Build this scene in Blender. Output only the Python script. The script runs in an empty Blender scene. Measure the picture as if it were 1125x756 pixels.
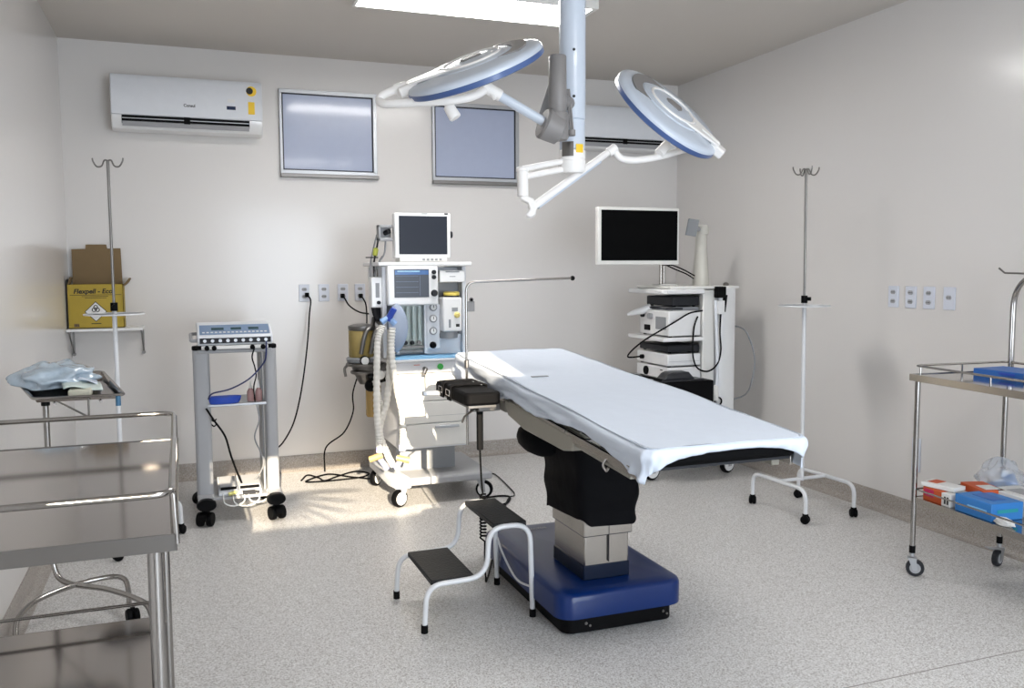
import bpy, math, random
from mathutils import Vector, Matrix, noise
random.seed(7)
SC = bpy.context.scene
COL = SC.collection
PI = math.pi
V = Vector

# ------------------------------------------------------------------ camera
FPX = 964.54
CAM = V((0, 0, 1.5))
CF = V((0.34999, 0.93290, -0.08520)).normalized()
CR = V((0.93614, -0.35165, -0.00512)); CR = (CR - CF * CR.dot(CF)).normalized()
CU = CR.cross(CF)
cd = bpy.data.cameras.new('camera')
cam = bpy.data.objects.new('camera', cd)
COL.objects.link(cam)
M3 = Matrix((CR, CU, -CF)).transposed()
cam.matrix_world = Matrix.Translation(CAM) @ M3.to_4x4()
cd.sensor_width = 36.0
cd.lens = FPX / 1125 * 36.0
cd.clip_start = 0.05
SC.camera = cam


def ray(px, py):
    return CF + CR * ((px - 562.5) / FPX) + CU * ((378 - py) / FPX)


def PY(px, py, y):
    d = ray(px, py); return CAM + d * (y / d.y)


def PX(px, py, x):
    d = ray(px, py); return CAM + d * (x / d.x)


def PZ(px, py, z):
    d = ray(px, py); return CAM + d * ((z - 1.5) / d.z)


def PD(px, py, dep):
    return CAM + ray(px, py) * dep


def RY(x0, y0, x1, y1, y):
    """wall-parallel rectangle seen at plane Y: x0,x1,z0,z1"""
    a = PY(x0, y0, y); b = PY(x1, y1, y)
    return min(a.x, b.x), max(a.x, b.x), min(a.z, b.z), max(a.z, b.z)


# ------------------------------------------------------------------ materials
MATS = {}


def mat(name, col, rough=0.5, metal=0.0, spec=0.5, coat=0.0, emit=None, estr=0.0, noise_amt=0.0,
        nscale=20.0, bump=0.0, bscale=60.0, alpha=1.0, trans=0.0, col2=None, stretch=None, crough=.08):
    if name in MATS:
        return MATS[name]
    m = bpy.data.materials.new(name); m.use_nodes = True
    nt = m.node_tree; b = nt.nodes['Principled BSDF']
    b.inputs['Base Color'].default_value = (*col, 1)
    b.inputs['Roughness'].default_value = rough
    b.inputs['Metallic'].default_value = metal
    b.inputs['Specular IOR Level'].default_value = spec
    b.inputs['Coat Weight'].default_value = coat
    b.inputs['Coat Roughness'].default_value = crough
    b.inputs['Alpha'].default_value = alpha
    b.inputs['Transmission Weight'].default_value = trans
    if emit:
        b.inputs['Emission Color'].default_value = (*emit, 1)
        b.inputs['Emission Strength'].default_value = estr
    tc = nt.nodes.new('ShaderNodeTexCoord')
    src = tc.outputs['Object']
    if stretch:
        mp = nt.nodes.new('ShaderNodeMapping'); mp.inputs['Scale'].default_value = stretch
        nt.links.new(src, mp.inputs['Vector']); src = mp.outputs['Vector']
    nz = nt.nodes.new('ShaderNodeTexNoise'); nz.inputs['Scale'].default_value = nscale
    nz.inputs['Detail'].default_value = 4
    nt.links.new(src, nz.inputs['Vector'])
    na = noise_amt if noise_amt else 0.03
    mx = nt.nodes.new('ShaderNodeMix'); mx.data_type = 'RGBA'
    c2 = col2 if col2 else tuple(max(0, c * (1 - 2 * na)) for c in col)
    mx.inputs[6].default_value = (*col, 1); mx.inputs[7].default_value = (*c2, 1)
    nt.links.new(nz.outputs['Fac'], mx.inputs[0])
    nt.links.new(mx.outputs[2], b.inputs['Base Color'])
    if bump:
        n2 = nt.nodes.new('ShaderNodeTexNoise'); n2.inputs['Scale'].default_value = bscale
        nt.links.new(src, n2.inputs['Vector'])
        bp = nt.nodes.new('ShaderNodeBump'); bp.inputs['Strength'].default_value = bump
        bp.inputs['Distance'].default_value = 0.01
        nt.links.new(n2.outputs['Fac'], bp.inputs['Height'])
        nt.links.new(bp.outputs['Normal'], b.inputs['Normal'])
    MATS[name] = m
    return m


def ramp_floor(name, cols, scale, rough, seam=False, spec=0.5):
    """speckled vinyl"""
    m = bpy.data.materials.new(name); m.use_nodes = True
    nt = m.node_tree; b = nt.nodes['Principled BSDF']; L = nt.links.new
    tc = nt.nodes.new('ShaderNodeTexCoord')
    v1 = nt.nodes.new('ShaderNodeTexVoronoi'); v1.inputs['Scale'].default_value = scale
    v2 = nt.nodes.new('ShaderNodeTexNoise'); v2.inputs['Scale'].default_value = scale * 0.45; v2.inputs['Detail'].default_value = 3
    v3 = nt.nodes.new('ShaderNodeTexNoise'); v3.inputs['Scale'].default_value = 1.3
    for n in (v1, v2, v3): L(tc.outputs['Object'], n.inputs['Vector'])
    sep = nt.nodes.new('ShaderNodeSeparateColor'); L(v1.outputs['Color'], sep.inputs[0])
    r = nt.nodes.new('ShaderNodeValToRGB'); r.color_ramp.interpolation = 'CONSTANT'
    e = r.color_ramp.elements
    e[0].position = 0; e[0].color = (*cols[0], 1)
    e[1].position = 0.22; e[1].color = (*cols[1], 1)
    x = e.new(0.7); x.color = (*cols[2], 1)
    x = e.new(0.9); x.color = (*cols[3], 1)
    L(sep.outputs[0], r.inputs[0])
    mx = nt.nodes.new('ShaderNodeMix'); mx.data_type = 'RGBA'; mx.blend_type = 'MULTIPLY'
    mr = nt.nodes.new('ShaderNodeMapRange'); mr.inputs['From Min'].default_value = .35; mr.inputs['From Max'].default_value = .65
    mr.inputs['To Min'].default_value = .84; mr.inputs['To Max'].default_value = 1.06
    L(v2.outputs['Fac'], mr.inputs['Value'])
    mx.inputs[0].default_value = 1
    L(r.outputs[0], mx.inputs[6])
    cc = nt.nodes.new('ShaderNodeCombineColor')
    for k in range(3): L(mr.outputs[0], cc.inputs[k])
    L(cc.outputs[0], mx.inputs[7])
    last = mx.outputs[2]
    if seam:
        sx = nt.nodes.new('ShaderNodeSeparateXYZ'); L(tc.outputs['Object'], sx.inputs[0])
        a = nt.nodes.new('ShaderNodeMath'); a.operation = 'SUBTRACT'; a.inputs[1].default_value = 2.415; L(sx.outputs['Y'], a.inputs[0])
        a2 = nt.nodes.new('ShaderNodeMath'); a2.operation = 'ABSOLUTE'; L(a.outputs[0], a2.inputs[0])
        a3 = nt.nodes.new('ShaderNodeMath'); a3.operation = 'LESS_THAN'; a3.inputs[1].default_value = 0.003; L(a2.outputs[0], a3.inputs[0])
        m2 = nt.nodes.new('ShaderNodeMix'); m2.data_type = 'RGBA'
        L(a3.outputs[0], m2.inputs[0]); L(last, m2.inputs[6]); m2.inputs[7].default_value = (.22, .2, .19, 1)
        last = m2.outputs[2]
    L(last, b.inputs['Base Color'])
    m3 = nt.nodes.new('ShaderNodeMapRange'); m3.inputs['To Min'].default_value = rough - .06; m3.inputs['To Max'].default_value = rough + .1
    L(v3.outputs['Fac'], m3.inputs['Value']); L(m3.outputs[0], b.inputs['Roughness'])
    b.inputs['Specular IOR Level'].default_value = spec
    return m


M_wall = mat('wall paint semi gloss', (.71, .685, .665), .30, spec=.4, noise_amt=.015, nscale=1.5, bump=.22, bscale=2.2, coat=.55, stretch=(1, 1, .35), crough=.16)
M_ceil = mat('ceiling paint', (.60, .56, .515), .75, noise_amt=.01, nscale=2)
M_floor = ramp_floor('speckled vinyl floor', [(.38, .36, .345), (.62, .61, .60), (.72, .715, .71), (.52, .505, .49)], 230, .36, seam=True)
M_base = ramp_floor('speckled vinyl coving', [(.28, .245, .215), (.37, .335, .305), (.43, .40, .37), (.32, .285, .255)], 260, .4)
M_white = mat('white enamel', (.80, .80, .80), .3, coat=.3)
M_whitem = mat('white powder coated tube', (.70, .71, .73), .3, coat=.2)
M_plas = mat('warm white plastic', (.76, .75, .72), .4)
M_lplas = mat('cool white plastic', (.72, .74, .78), .38)
M_grey = mat('light grey plastic', (.36, .365, .38), .45)
M_mgrey = mat('mid grey metal paint', (.26, .27, .285), .42)
M_dgrey = mat('dark grey plastic', (.020, .021, .025), .5, spec=.22)
M_black = mat('black rubber', (.002, .002, .0025), .55, spec=.10)
M_vinyl = mat('black vinyl', (.002, .002, .0025), .65, spec=.08, bump=.1, bscale=25)
M_cloth = mat('black bellows cloth', (.002, .002, .003), .8, spec=.12, bump=.6, bscale=9)
M_steel = mat('brushed stainless steel', (.42, .395, .365), .26, metal=1, noise_amt=.06, nscale=12)
M_steelp = mat('polished steel sheet', (.44, .405, .38), .10, metal=1, noise_amt=.03, nscale=3)
M_chrome = mat('polished tube steel', (.36, .345, .33), .18, metal=1)
M_dsteel = mat('dull steel', (.22, .21, .20), .35, metal=1)
M_alu = mat('anodised aluminium', (.45, .46, .48), .4, metal=.85)
M_beige = mat('beige grey enamel', (.27, .255, .215), .42)
M_blue = mat('deep blue enamel', (.001, .019, .115), .3, coat=.22, spec=.25)
M_sheet = mat('white bed sheet cotton', (.61, .665, .755), .85, bump=.3, bscale=9, spec=.15)
M_screen = mat('dark display glass', (.0008, .0008, .001), .5, spec=.06)
M_lamp = mat('surgical lamp enamel', (.55, .61, .70), .28, coat=.4)
M_rim = mat('blue lamp rim', (.05, .10, .26), .3, coat=.3)
M_lgrey = mat('lamp grey casing', (.21, .20, .197), .42)
M_armw = mat('lamp arm white enamel', (.84, .82, .80), .35)
M_yel = mat('yellow sharps cardboard', (.42, .30, .035), .7, noise_amt=.05)
M_kraft = mat('kraft cardboard', (.20, .135, .065), .85, noise_amt=.06)
M_amber = mat('amber plastic', (.55, .36, .10), .2, trans=.5)
M_pblue = mat('vivid blue plastic', (.02, .07, .45), .35)
M_lblue = mat('light blue mat', (.25, .55, .85), .5)
M_paper = mat('white paper card', (.75, .75, .74), .7)
M_orange = mat('orange carton', (.55, .09, .02), .55)
M_boxblue = mat('blue carton', (.02, .12, .42), .45)
M_boxblue2 = mat('bright blue carton', (.03, .20, .55), .45)
M_yellow = mat('yellow label', (.85, .55, .02), .5)
M_green = mat('green plastic', (.03, .35, .05), .4)
M_ink = mat('black ink', (.01, .01, .01), .6)
M_glass = mat('clear plastic tube', (.75, .85, .82), .12, trans=.4)
M_hose = mat('translucent white hose', (.78, .76, .71), .5)
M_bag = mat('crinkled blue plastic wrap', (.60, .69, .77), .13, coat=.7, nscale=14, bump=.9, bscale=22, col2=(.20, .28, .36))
M_steps = mat('ribbed black step rubber', (.012, .012, .013), .55, spec=.3, bump=.3, bscale=90)


# ------------------------------------------------------------------ mesh builder
def frame_of(d):
    d = V(d).normalized()
    a = V((0, 0, 1)) if abs(d.z) < .9 else V((1, 0, 0))
    x = d.cross(a).normalized(); y = d.cross(x).normalized()
    return x, y, d


class MB:
    def __init__(s): s.v = []; s.f = []

    def add(s, vs, fs):
        n = len(s.v); s.v += [V(p) for p in vs]; s.f += [tuple(i + n for i in f) for f in fs]; return s

    def box(s, x0, x1, y0, y1, z0, z1):
        if x0 > x1: x0, x1 = x1, x0
        if y0 > y1: y0, y1 = y1, y0
        if z0 > z1: z0, z1 = z1, z0
        vs = [(x, y, z) for z in (z0, z1) for y in (y0, y1) for x in (x0, x1)]
        return s.add(vs, [(0, 2, 3, 1), (4, 5, 7, 6), (0, 1, 5, 4), (2, 6, 7, 3), (0, 4, 6, 2), (1, 3, 7, 5)])

    def obb(s, c, ax, ay, az, hx, hy, hz):
        c = V(c); ax = V(ax).normalized() * hx; ay = V(ay).normalized() * hy; az = V(az).normalized() * hz
        vs = [c + ax * i + ay * j + az * k for k in (-1, 1) for j in (-1, 1) for i in (-1, 1)]
        fs = [(0, 2, 3, 1), (4, 5, 7, 6), (0, 1, 5, 4), (2, 6, 7, 3), (0, 4, 6, 2), (1, 3, 7, 5)]
        if ax.cross(ay).dot(az) < 0: fs = [f[::-1] for f in fs]
        return s.add(vs, fs)

    def cyl(s, p, q, r, r2=None, seg=16):
        p = V(p); q = V(q); r2 = r if r2 is None else r2
        x, y, d = frame_of(q - p)
        vs = []
        for c, rr in ((p, r), (q, r2)):
            for k in range(seg):
                a = 2 * PI * k / seg; vs.append(c + (x * math.cos(a) + y * math.sin(a)) * rr)
        fs = [(k, seg + k, seg + (k + 1) % seg, (k + 1) % seg) for k in range(seg)]
        fs += [tuple(range(seg)), tuple(range(2 * seg - 1, seg - 1, -1))]
        return s.add(vs, [f[::-1] for f in fs])

    def tube(s, path, r, seg=8, closed=False):
        P = [V(p) for p in path]; n = len(P)
        rr = r if callable(r) else (lambda t: r)
        T = []
        for i in range(n):
            if closed: t = P[(i + 1) % n] - P[i - 1]
            else: t = P[min(i + 1, n - 1)] - P[max(i - 1, 0)]
            T.append(t.normalized())
        x, y, _ = frame_of(T[0]); vs = []
        for i in range(n):
            t = T[i]; x = (x - t * x.dot(t)).normalized(); y = t.cross(x)
            R_ = rr(i / (n - 1))
            for k in range(seg):
                a = 2 * PI * k / seg; vs.append(P[i] + (x * math.cos(a) + y * math.sin(a)) * R_)
        fs = []
        for i in range(n if closed else n - 1):
            j = (i + 1) % n
            for k in range(seg):
                l = (k + 1) % seg; fs.append((i * seg + k, i * seg + l, j * seg + l, j * seg + k))
        if not closed:
            fs += [tuple(range(seg))[::-1], tuple((n - 1) * seg + k for k in range(seg))]
        return s.add(vs, fs)

    def lathe(s, prof, o, axis=(0, 0, 1), seg=24, xdir=None):
        """prof: (radius, height) from bottom to top"""
        o = V(o); x, y, d = frame_of(axis); y = d.cross(x)
        vs = []; fs = []; m = len(prof)
        for r, h in prof:
            for k in range(seg):
                a = 2 * PI * k / seg; vs.append(o + d * h + (x * math.cos(a) + y * math.sin(a)) * max(r, 1e-5))
        for i in range(m - 1):
            for k in range(seg):
                l = (k + 1) % seg; fs.append((i * seg + k, i * seg + l, (i + 1) * seg + l, (i + 1) * seg + k))
        fs += [tuple(range(seg))[::-1], tuple((m - 1) * seg + k for k in range(seg))]
        return s.add(vs, fs)

    def prism(s, poly, fn, a0, a1):
        """poly 2D points, fn(u,v,a)->3D"""
        n = len(poly)
        vs = [fn(u, v, a0) for u, v in poly] + [fn(u, v, a1) for u, v in poly]
        fs = [(k, (k + 1) % n, n + (k + 1) % n, n + k) for k in range(n)] + [tuple(range(n))[::-1], tuple(range(n, 2 * n))]
        return s.add(vs, fs)

    def ball(s, c, r, sx=1, sy=1, sz=1, seg=14, rings=8):
        c = V(c); vs = []; fs = []
        for i in range(rings + 1):
            th = PI * i / rings
            for k in range(seg):
                a = 2 * PI * k / seg
                rr = max(math.sin(th), 1e-4)
                vs.append(c + V((rr * math.cos(a) * r * sx, rr * math.sin(a) * r * sy, -math.cos(th) * r * sz)))
        for i in range(rings):
            for k in range(seg):
                l = (k + 1) % seg; fs.append((i * seg + k, i * seg + l, (i + 1) * seg + l, (i + 1) * seg + k))
        return s.add(vs, fs)

    def ring(s, c, axis, R_, r, seg=32, ts=8):
        x, y, d = frame_of(axis); c = V(c)
        return s.tube([c + (x * math.cos(2 * PI * k / seg) + y * math.sin(2 * PI * k / seg)) * R_ for k in range(seg)], r, ts, closed=True)


def fillet(pts, rad, n=6):
    P = [V(p) for p in pts]; out = [P[0]]
    for i in range(1, len(P) - 1):
        rd = rad[i - 1] if isinstance(rad, (list, tuple)) else rad
        a = P[i - 1] - P[i]; b = P[i + 1] - P[i]
        d = min(rd, a.length * .49, b.length * .49)
        p0 = P[i] + a.normalized() * d; p1 = P[i] + b.normalized() * d
        for k in range(n + 1):
            t = k / n; out.append(p0 * (1 - t) ** 2 + P[i] * 2 * t * (1 - t) + p1 * t * t)
    out.append(P[-1]); return out


def spline(pts, n=8):
    P = [V(p) for p in pts]; P = [P[0] * 2 - P[1]] + P + [P[-1] * 2 - P[-2]]; out = []
    for i in range(1, len(P) - 2):
        a, b, c, d = P[i - 1:i + 3]
        for k in range(n):
            t = k / n
            out.append(.5 * ((2 * b) + (c - a) * t + (2 * a - 5 * b + 4 * c - d) * t * t + (3 * b - a - 3 * c + d) * t ** 3))
    out.append(P[-2]); return out


# ------------------------------------------------------------------ objects
WM = {}


def props(o, label=None, cat=None, group=None, kind=None):
    if label: o['label'] = label
    if cat: o['category'] = cat
    if group: o['group'] = group
    if kind: o['kind'] = kind


def thing(name, label, cat, loc, rz=0.0, group=None):
    o = bpy.data.objects.new(name, None); COL.objects.link(o)
    o.empty_display_size = .1
    o.location = loc; o.rotation_euler = (0, 0, rz)
    WM[o.name] = Matrix.Translation(V(loc)) @ Matrix.Rotation(rz, 4, 'Z')
    props(o, label, cat, group); return o


def part(name, mb, m, parent=None, bev=0.0, label=None, local=False, flat=False, origin=None, solid=0.0, sub=0):
    me = bpy.data.meshes.new(name)
    vs = mb.v
    o = bpy.data.objects.new(name, me)
    if parent is not None:
        W = WM[parent.name]
        if not local: Wi = W.inverted(); vs = [Wi @ p for p in vs]
        WM_o = W
    else:
        loc = V(origin) if origin is not None else V((0, 0, 0))
        vs = [p - loc for p in vs]; o.location = loc; WM_o = Matrix.Translation(loc)
    me.from_pydata([tuple(p) for p in vs], [], mb.f); me.update()
    me.materials.append(m)
    if not flat:
        me.polygons.foreach_set('use_smooth', [True] * len(me.polygons)); me.set_sharp_from_angle(angle=math.radians(38))
    COL.objects.link(o)
    if parent is not None: o.parent = parent
    WM[o.name] = WM_o
    if sub:
        md = o.modifiers.new('sub', 'SUBSURF'); md.levels = md.render_levels = sub
    if solid:
        md = o.modifiers.new('solid', 'SOLIDIFY'); md.thickness = solid
    if bev:
        md = o.modifiers.new('bevel', 'BEVEL'); md.width = bev; md.segments = 2; md.limit_method = 'ANGLE'; md.angle_limit = math.radians(50)
    if label: o['label'] = label
    return o


def solo(name, mb, m, label, cat, group=None, origin=None, **k):
    if origin is None:
        n = len(mb.v); c = sum(mb.v, V((0, 0, 0))) / n
        origin = V((c.x, c.y, min(p.z for p in mb.v)))
    o = part(name, mb, m, None, origin=origin, **k); props(o, label, cat, group); return o


def struct(name, mb, m, **k):
    o = part(name, mb, m, None, **k); o['kind'] = 'structure'; return o


def text(s, name, size, org, xd, yd, m, parent, ext=.0004, bold=0.0, shear=0.0, align='LEFT', label=None):
    cu = bpy.data.curves.new(name, 'FONT'); cu.body = s; cu.size = size; cu.extrude = ext; cu.offset = bold; cu.shear = shear
    cu.align_x = align
    t = bpy.data.objects.new('tmp', cu); COL.objects.link(t)
    dg = bpy.context.evaluated_depsgraph_get(); dg.update()
    me = bpy.data.meshes.new_from_object(t.evaluated_get(dg))
    bpy.data.objects.remove(t); bpy.data.curves.remove(cu)
    xd = V(xd).normalized(); yd = V(yd).normalized(); zd = xd.cross(yd)
    Mx = Matrix((xd, yd, zd)).transposed().to_4x4(); Mx.translation = V(org)
    W = WM[parent.name]
    me.transform(W.inverted() @ Mx)
    me.materials.clear(); me.materials.append(m)
    o = bpy.data.objects.new(name, me); COL.objects.link(o); o.parent = parent; WM[o.name] = W
    if label: o['label'] = label
    return o


def copy_tree(o, parent=None):
    c = o.copy(); COL.objects.link(c); c.parent = parent
    WM[c.name] = WM[o.name]
    for ch in list(o.children): copy_tree(ch, c)
    return c


def caster(root, x, y, r, yaw=0.0, top=None, w=.022, fork=None, tyre=None, hub=None, hubr=.55, twin=False, name='caster', local=False):
    """swivel caster: fork is the part, wheel and hub hang under it"""
    fork = fork or M_dsteel; tyre = tyre or M_black
    top = top or r * 2.5
    dx, dy = math.cos(yaw), math.sin(yaw)
    ax = V((-dy, dx, 0)); fw = V((dx, dy, 0))
    c = V((x, y, r)) - fw * r * .35
    f = MB()
    f.cyl((x, y, top - r * .5), (x, y, top), r * .28, seg=12)
    hood = []
    if twin:
        for k in range(9):
            a = PI * (.02 + .96 * k / 8); hood.append((math.cos(a) * r * 1.12, math.sin(a) * r * 1.12))
        f.prism(hood, lambda u, v, a: c + fw * u + V((0, 0, v)) + ax * a, -w * .35, w * .35)
    else:
        for sgn in (-1, 1):
            pl = [(-r * .22, -r * .25), (r * .22, -r * .25), (r * .75, r * 1.1), (-r * .1, r * 1.1)]
            f.prism(pl, lambda u, v, a: c + fw * u + V((0, 0, v)) + ax * a, sgn * w * .72, sgn * (w * .72 + .003))
        f.obb(c + fw * r * .33 + V((0, 0, r * 1.12)), fw, ax, (0, 0, 1), r * .5, w * .8, r * .07)
    fo = part(name, f, fork, root, local=local)
    t = MB()
    for sg in ((-1, 1) if twin else (0,)):
        hw = w * .5 if not twin else w * .3
        cc = c + ax * sg * w * .55
        t.lathe([(r * .55, -hw), (r * .93, -hw), (r, -hw * .6), (r, hw * .6), (r * .93, hw), (r * .55, hw)], cc, ax, 20)
    wh = part('wheel', t, tyre, fo, local=local)
    if hub:
        h = MB()
        hw = w * .62 if not twin else w * .9
        h.lathe([(r * .1, -hw), (r * hubr, -hw), (r * hubr, hw), (r * .1, hw)], c, ax, 18)
        part('wheel_hub', h, hub, fo, local=local)
    return fo
# ================================================================== ROOM
XL, XR, YB, YF, H = -0.7153, 4.0095, 6.6384, -1.3, 3.043
T = .12
struct('floor', MB().box(XL - T, XR + T, YF - T, YB + T, -.1, 0), M_floor)
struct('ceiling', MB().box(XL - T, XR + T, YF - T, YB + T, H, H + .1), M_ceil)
struct('wall_left', MB().box(XL - T, XL, YF, YB, 0, H), M_wall)
struct('wall_right', MB().box(XR, XR + T, YF, YB, 0, H), M_wall)
struct('wall_back', MB().box(XL - T, XR + T, YB, YB + T, 0, H), M_wall)
# front wall behind the camera; its opening is added and shaped for the sun patch
WX0, WX1, WZ0, WZ1 = -.64, .90, 1.93, 2.90
m = MB()
m.box(XL - T, WX0, YF - T, YF, 0, H).box(WX1, XR + T, YF - T, YF, 0, H)
m.box(WX0, WX1, YF - T, YF, 0, WZ0).box(WX0, .48, YF - T, YF, 2.43, WZ1).box(WX0, WX1, YF - T, YF, WZ1, H)  # lower top on the left keeps the sun off the back wall
struct('wall_front', m, M_wall)


def coving(name, fn, a0, a1):
    r = .045; pr = [(0, 0)]
    pr += [(0.0, .118), (.006, .1185), (.009, .112)]
    for k in range(7):
        t = PI / 2 * k / 6; pr.append((.009 + r - r * math.cos(t), r - r * math.sin(t) + .001))
    pr.append((.009 + r, 0))
    o = struct(name, MB().prism(pr, fn, a0, a1), M_base)
    return o


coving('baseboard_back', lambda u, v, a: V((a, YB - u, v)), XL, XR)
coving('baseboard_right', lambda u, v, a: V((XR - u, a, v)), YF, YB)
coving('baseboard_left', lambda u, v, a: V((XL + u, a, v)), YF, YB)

# added window, unseen behind the camera, with fan blades shaped to streak the sun
fr = MB()
for a, b, c, d in ((.48, WX1, WZ1 - .02, WZ1), (WX0, .48, 2.41, 2.43), (WX0, WX1, WZ0, WZ0 + .02), (WX0, WX0 + .02, WZ0, 2.43), (WX1 - .02, WX1, WZ0, WZ1)):
    fr.box(a, b, YF - .09, YF - .04, c, d)
wf = struct('window_3', fr, M_alu)
gr = MB()
g0 = (-.30, 2.20)
for k in range(9):
    a = math.radians(-2 - k * 9.5)
    d = (math.cos(a), math.sin(a)); n_ = (-d[1], d[0]); L_ = .62 - .035 * k
    zmin = WZ0 + .02
    if g0[1] + d[1] * L_ < zmin: L_ = (zmin - g0[1]) / d[1]
    pl = []
    for s, w in ((.10, .003), (.3, .013), (.6, .012), (.85, .007), (1.0, .001)): pl.append((s * L_, w))
    poly = [(g0[0] + d[0] * s + n_[0] * w, g0[1] + d[1] * s + n_[1] * w) for s, w in pl] + [(g0[0] + d[0] * s - n_[0] * w, g0[1] + d[1] * s - n_[1] * w) for s, w in pl[::-1]]
    gr.prism(poly, lambda u, v, q: V((u, q, v)), YF - .07, YF - .06)
part('sun_streak_blades', gr, M_alu, wf)  # added blades that cast the fan of streaks on the floor

# frosted windows in the back wall
M_pane = mat('frosted window glass', (.30, .335, .44), .25, coat=.5, emit=(.60, .70, 1.0), estr=.055)
M_gask = mat('black gasket', (.01, .012, .02), .5)


def window(i, x0, x1, z0, z1):
    y = YB
    r = MB()
    w = .028
    for a, b, c, d in ((x0, x1, z1 - w, z1), (x0, x1, z0 + .012, z0 + w + .01), (x0, x0 + w * .7, z0 + w, z1 - w), (x1 - w, x1, z0 + w, z1 - w)):
        r.box(a, b, y - .03, y + .0, c, d)
    o = struct('window_%d' % i, r, M_alu, bev=.002)
    ix0, ix1, iz0, iz1 = x0 + w * .7, x1 - w, z0 + w + .01, z1 - w
    g = MB(); q = .008
    for a, b, c, d in ((ix0, ix1, iz1 - q, iz1), (ix0, ix1, iz0, iz0 + q), (ix0, ix0 + q, iz0, iz1), (ix1 - q, ix1, iz0, iz1)):
        g.box(a, b, y - .024, y - .002, c, d)
    part('gasket', g, M_gask, o)
    part('pane', MB().box(ix0 + q, ix1 - q, y - .014, y - .004, iz0 + q, iz1 - q), M_pane, o)
    part('sill', MB().box(x0, x1 + .01, y - .045, y, z0 - .014, z0 + .012), M_dsteel, o, bev=.003)


window(1, .700, 1.408, 2.188, 2.802)
window(2, 1.838, 2.548, 2.172, 2.778)

# ceiling light fixtures
M_diff = mat('lit light diffuser', (1, 1, 1), .5, emit=(1.0, .98, .955), estr=13.0)


def ceiling_light(x0, x1, y0, y1, label):
    t = thing('ceiling_light', label, 'ceiling light', ((x0 + x1) / 2, (y0 + y1) / 2, H - .06))
    b = MB().box(x0, x1, y0, y1, H - .012, H - .0005)
    b.box(x0, x1, y0, y0 + .018, H - .062, H - .012).box(x0, x1, y1 - .012, y1, H - .062, H - .012)
    b.box(x0, x0 + .018, y0 + .0185, y1 - .0125, H - .0615, H - .0125).box(x1 - .03, x1, y0 + .0185, y1 - .0125, H - .0615, H - .0125)
    part('housing', b, M_plas, t, bev=.002)
    part('diffuser', MB().box(x0 + .018, x1 - .03, y0 + .018, y1 - .012, H - .058, H - .02), M_diff, t)
    return t


ceiling_light(.955, 2.295, 4.67, 5.09, 'white rectangular fluorescent ceiling light near the back wall, switched on')
ceiling_light(.955, 2.295, .55, .97, 'added white fluorescent ceiling light, unseen over the near end of the room')  # second fixture, added out of view to light the room

# air conditioners
def aircon(x0, x1, z0, z1, label, detail):
    dp = .21; yw = YB - .001
    t = thing('air_conditioner', label, 'air conditioner', ((x0 + x1) / 2, yw, z0), group='split air conditioner units on the back wall')
    h = z1 - z0

    def fn(u, v, a): return V((a, yw - u, z0 + v))
    body = [(0, 0.01), (.10, 0), (.16, .012), (dp - .02, .055), (dp - .012, h * .30), (dp - .012, h - .03), (dp - .03, h), (0, h)]
    part('body', MB().prism(body, fn, x0, x1), M_white, t, bev=.008)
    fp = [(dp - .013, h * .27), (dp + .002, h * .27), (dp + .006, h * .5), (dp + .002, h - .035), (dp - .025, h + .003), (dp - .05, h + .003)]
    part('front_panel', MB().prism(fp, fn, x0 + .004, x1 - .004), M_lplas, t, bev=.004)
    va, vb = x0 + .065, x1 - .09
    part('air_outlet', MB().prism([(dp - .04, h * .10), (dp - .012, h * .15), (dp - .008, h * .265), (dp - .04, h * .265)], fn, va, vb), M_black, t)
    lv = MB()
    lv.prism([(dp - .026, h * .075), (dp - .018, h * .07), (dp + .002, h * .15), (dp - .004, h * .158)], fn, va + .003, vb - .003)
    part('louver', lv, M_grey, t)
    l2 = MB().prism([(dp - .008, h * .205), (dp + .000, h * .20), (dp + .000, h * .215), (dp - .008, h * .22)], fn, va + .003, vb - .003)
    part('louver', l2, M_alu, t)
    part('outlet_divider', MB().prism([(dp - .02, h * .1), (dp + .004, h * .15), (dp + .003, h * .265), (dp - .02, h * .265)], fn, (va + vb) / 2 - .02, (va + vb) / 2 + .02), M_black, t)
    if detail:
        yf = yw - dp - .0065
        a = RY(198, 112, 211, 118, yf)
        text('Consul', 'brand_mark', .026, (a[0] + .02, yf, a[2] + .002), (1, 0, -.0), (0, 0, 1), M_dgrey, t, bold=.0008)
        a = RY(249, 116.5, 259, 121, yf); part('display', MB().box(a[0], a[1], yf, yf + .004, a[2], a[3]), mat('indicator blue', (.01, .02, .06), .2), t)
        a = RY(250, 109, 258, 113, yf); part('sticker', MB().box(a[0], a[1], yf, yf + .004, a[2], a[3]), M_paper, t)
        # energy label: yellow tag with a round black and yellow head
        a = RY(272.5, 112, 280, 126, yf)
        lab = part('energy_label', MB().box(a[0], a[1], yf, yf + .004, a[2], a[3]), M_yellow, t, label='yellow energy label')
        c = PY(276, 100.5, yf)
        part('label_head', MB().cyl((c.x, yf + .004, c.z), (c.x, yf, c.z), .034, seg=24), M_yellow, lab)
        part('label_dial', MB().cyl((c.x - .012, yf + .003, c.z + .002), (c.x - .012, yf - .001, c.z + .002), .023, seg=20), M_ink, lab)
        b_ = RY(272, 107, 279, 110.5, yf)
        part('label_text_band', MB().box(b_[0], b_[1], yf - .001, yf + .003, b_[2], b_[3]), M_paper, lab)
    else:
        pass
    return t


aircon(-.398, .570, 2.435, 2.795, 'white wall air conditioner with a yellow energy label, above the sharps box shelf', True)
aircon(2.925, 3.895, 2.452, 2.795, 'white wall air conditioner partly hidden behind the surgical lamp column', False)

# sockets
M_sock = mat('socket plate plastic', (.66, .69, .77), .35)
grp_b = 'socket plates on the back wall'; grp_r = 'socket plates on the right wall'


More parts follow.
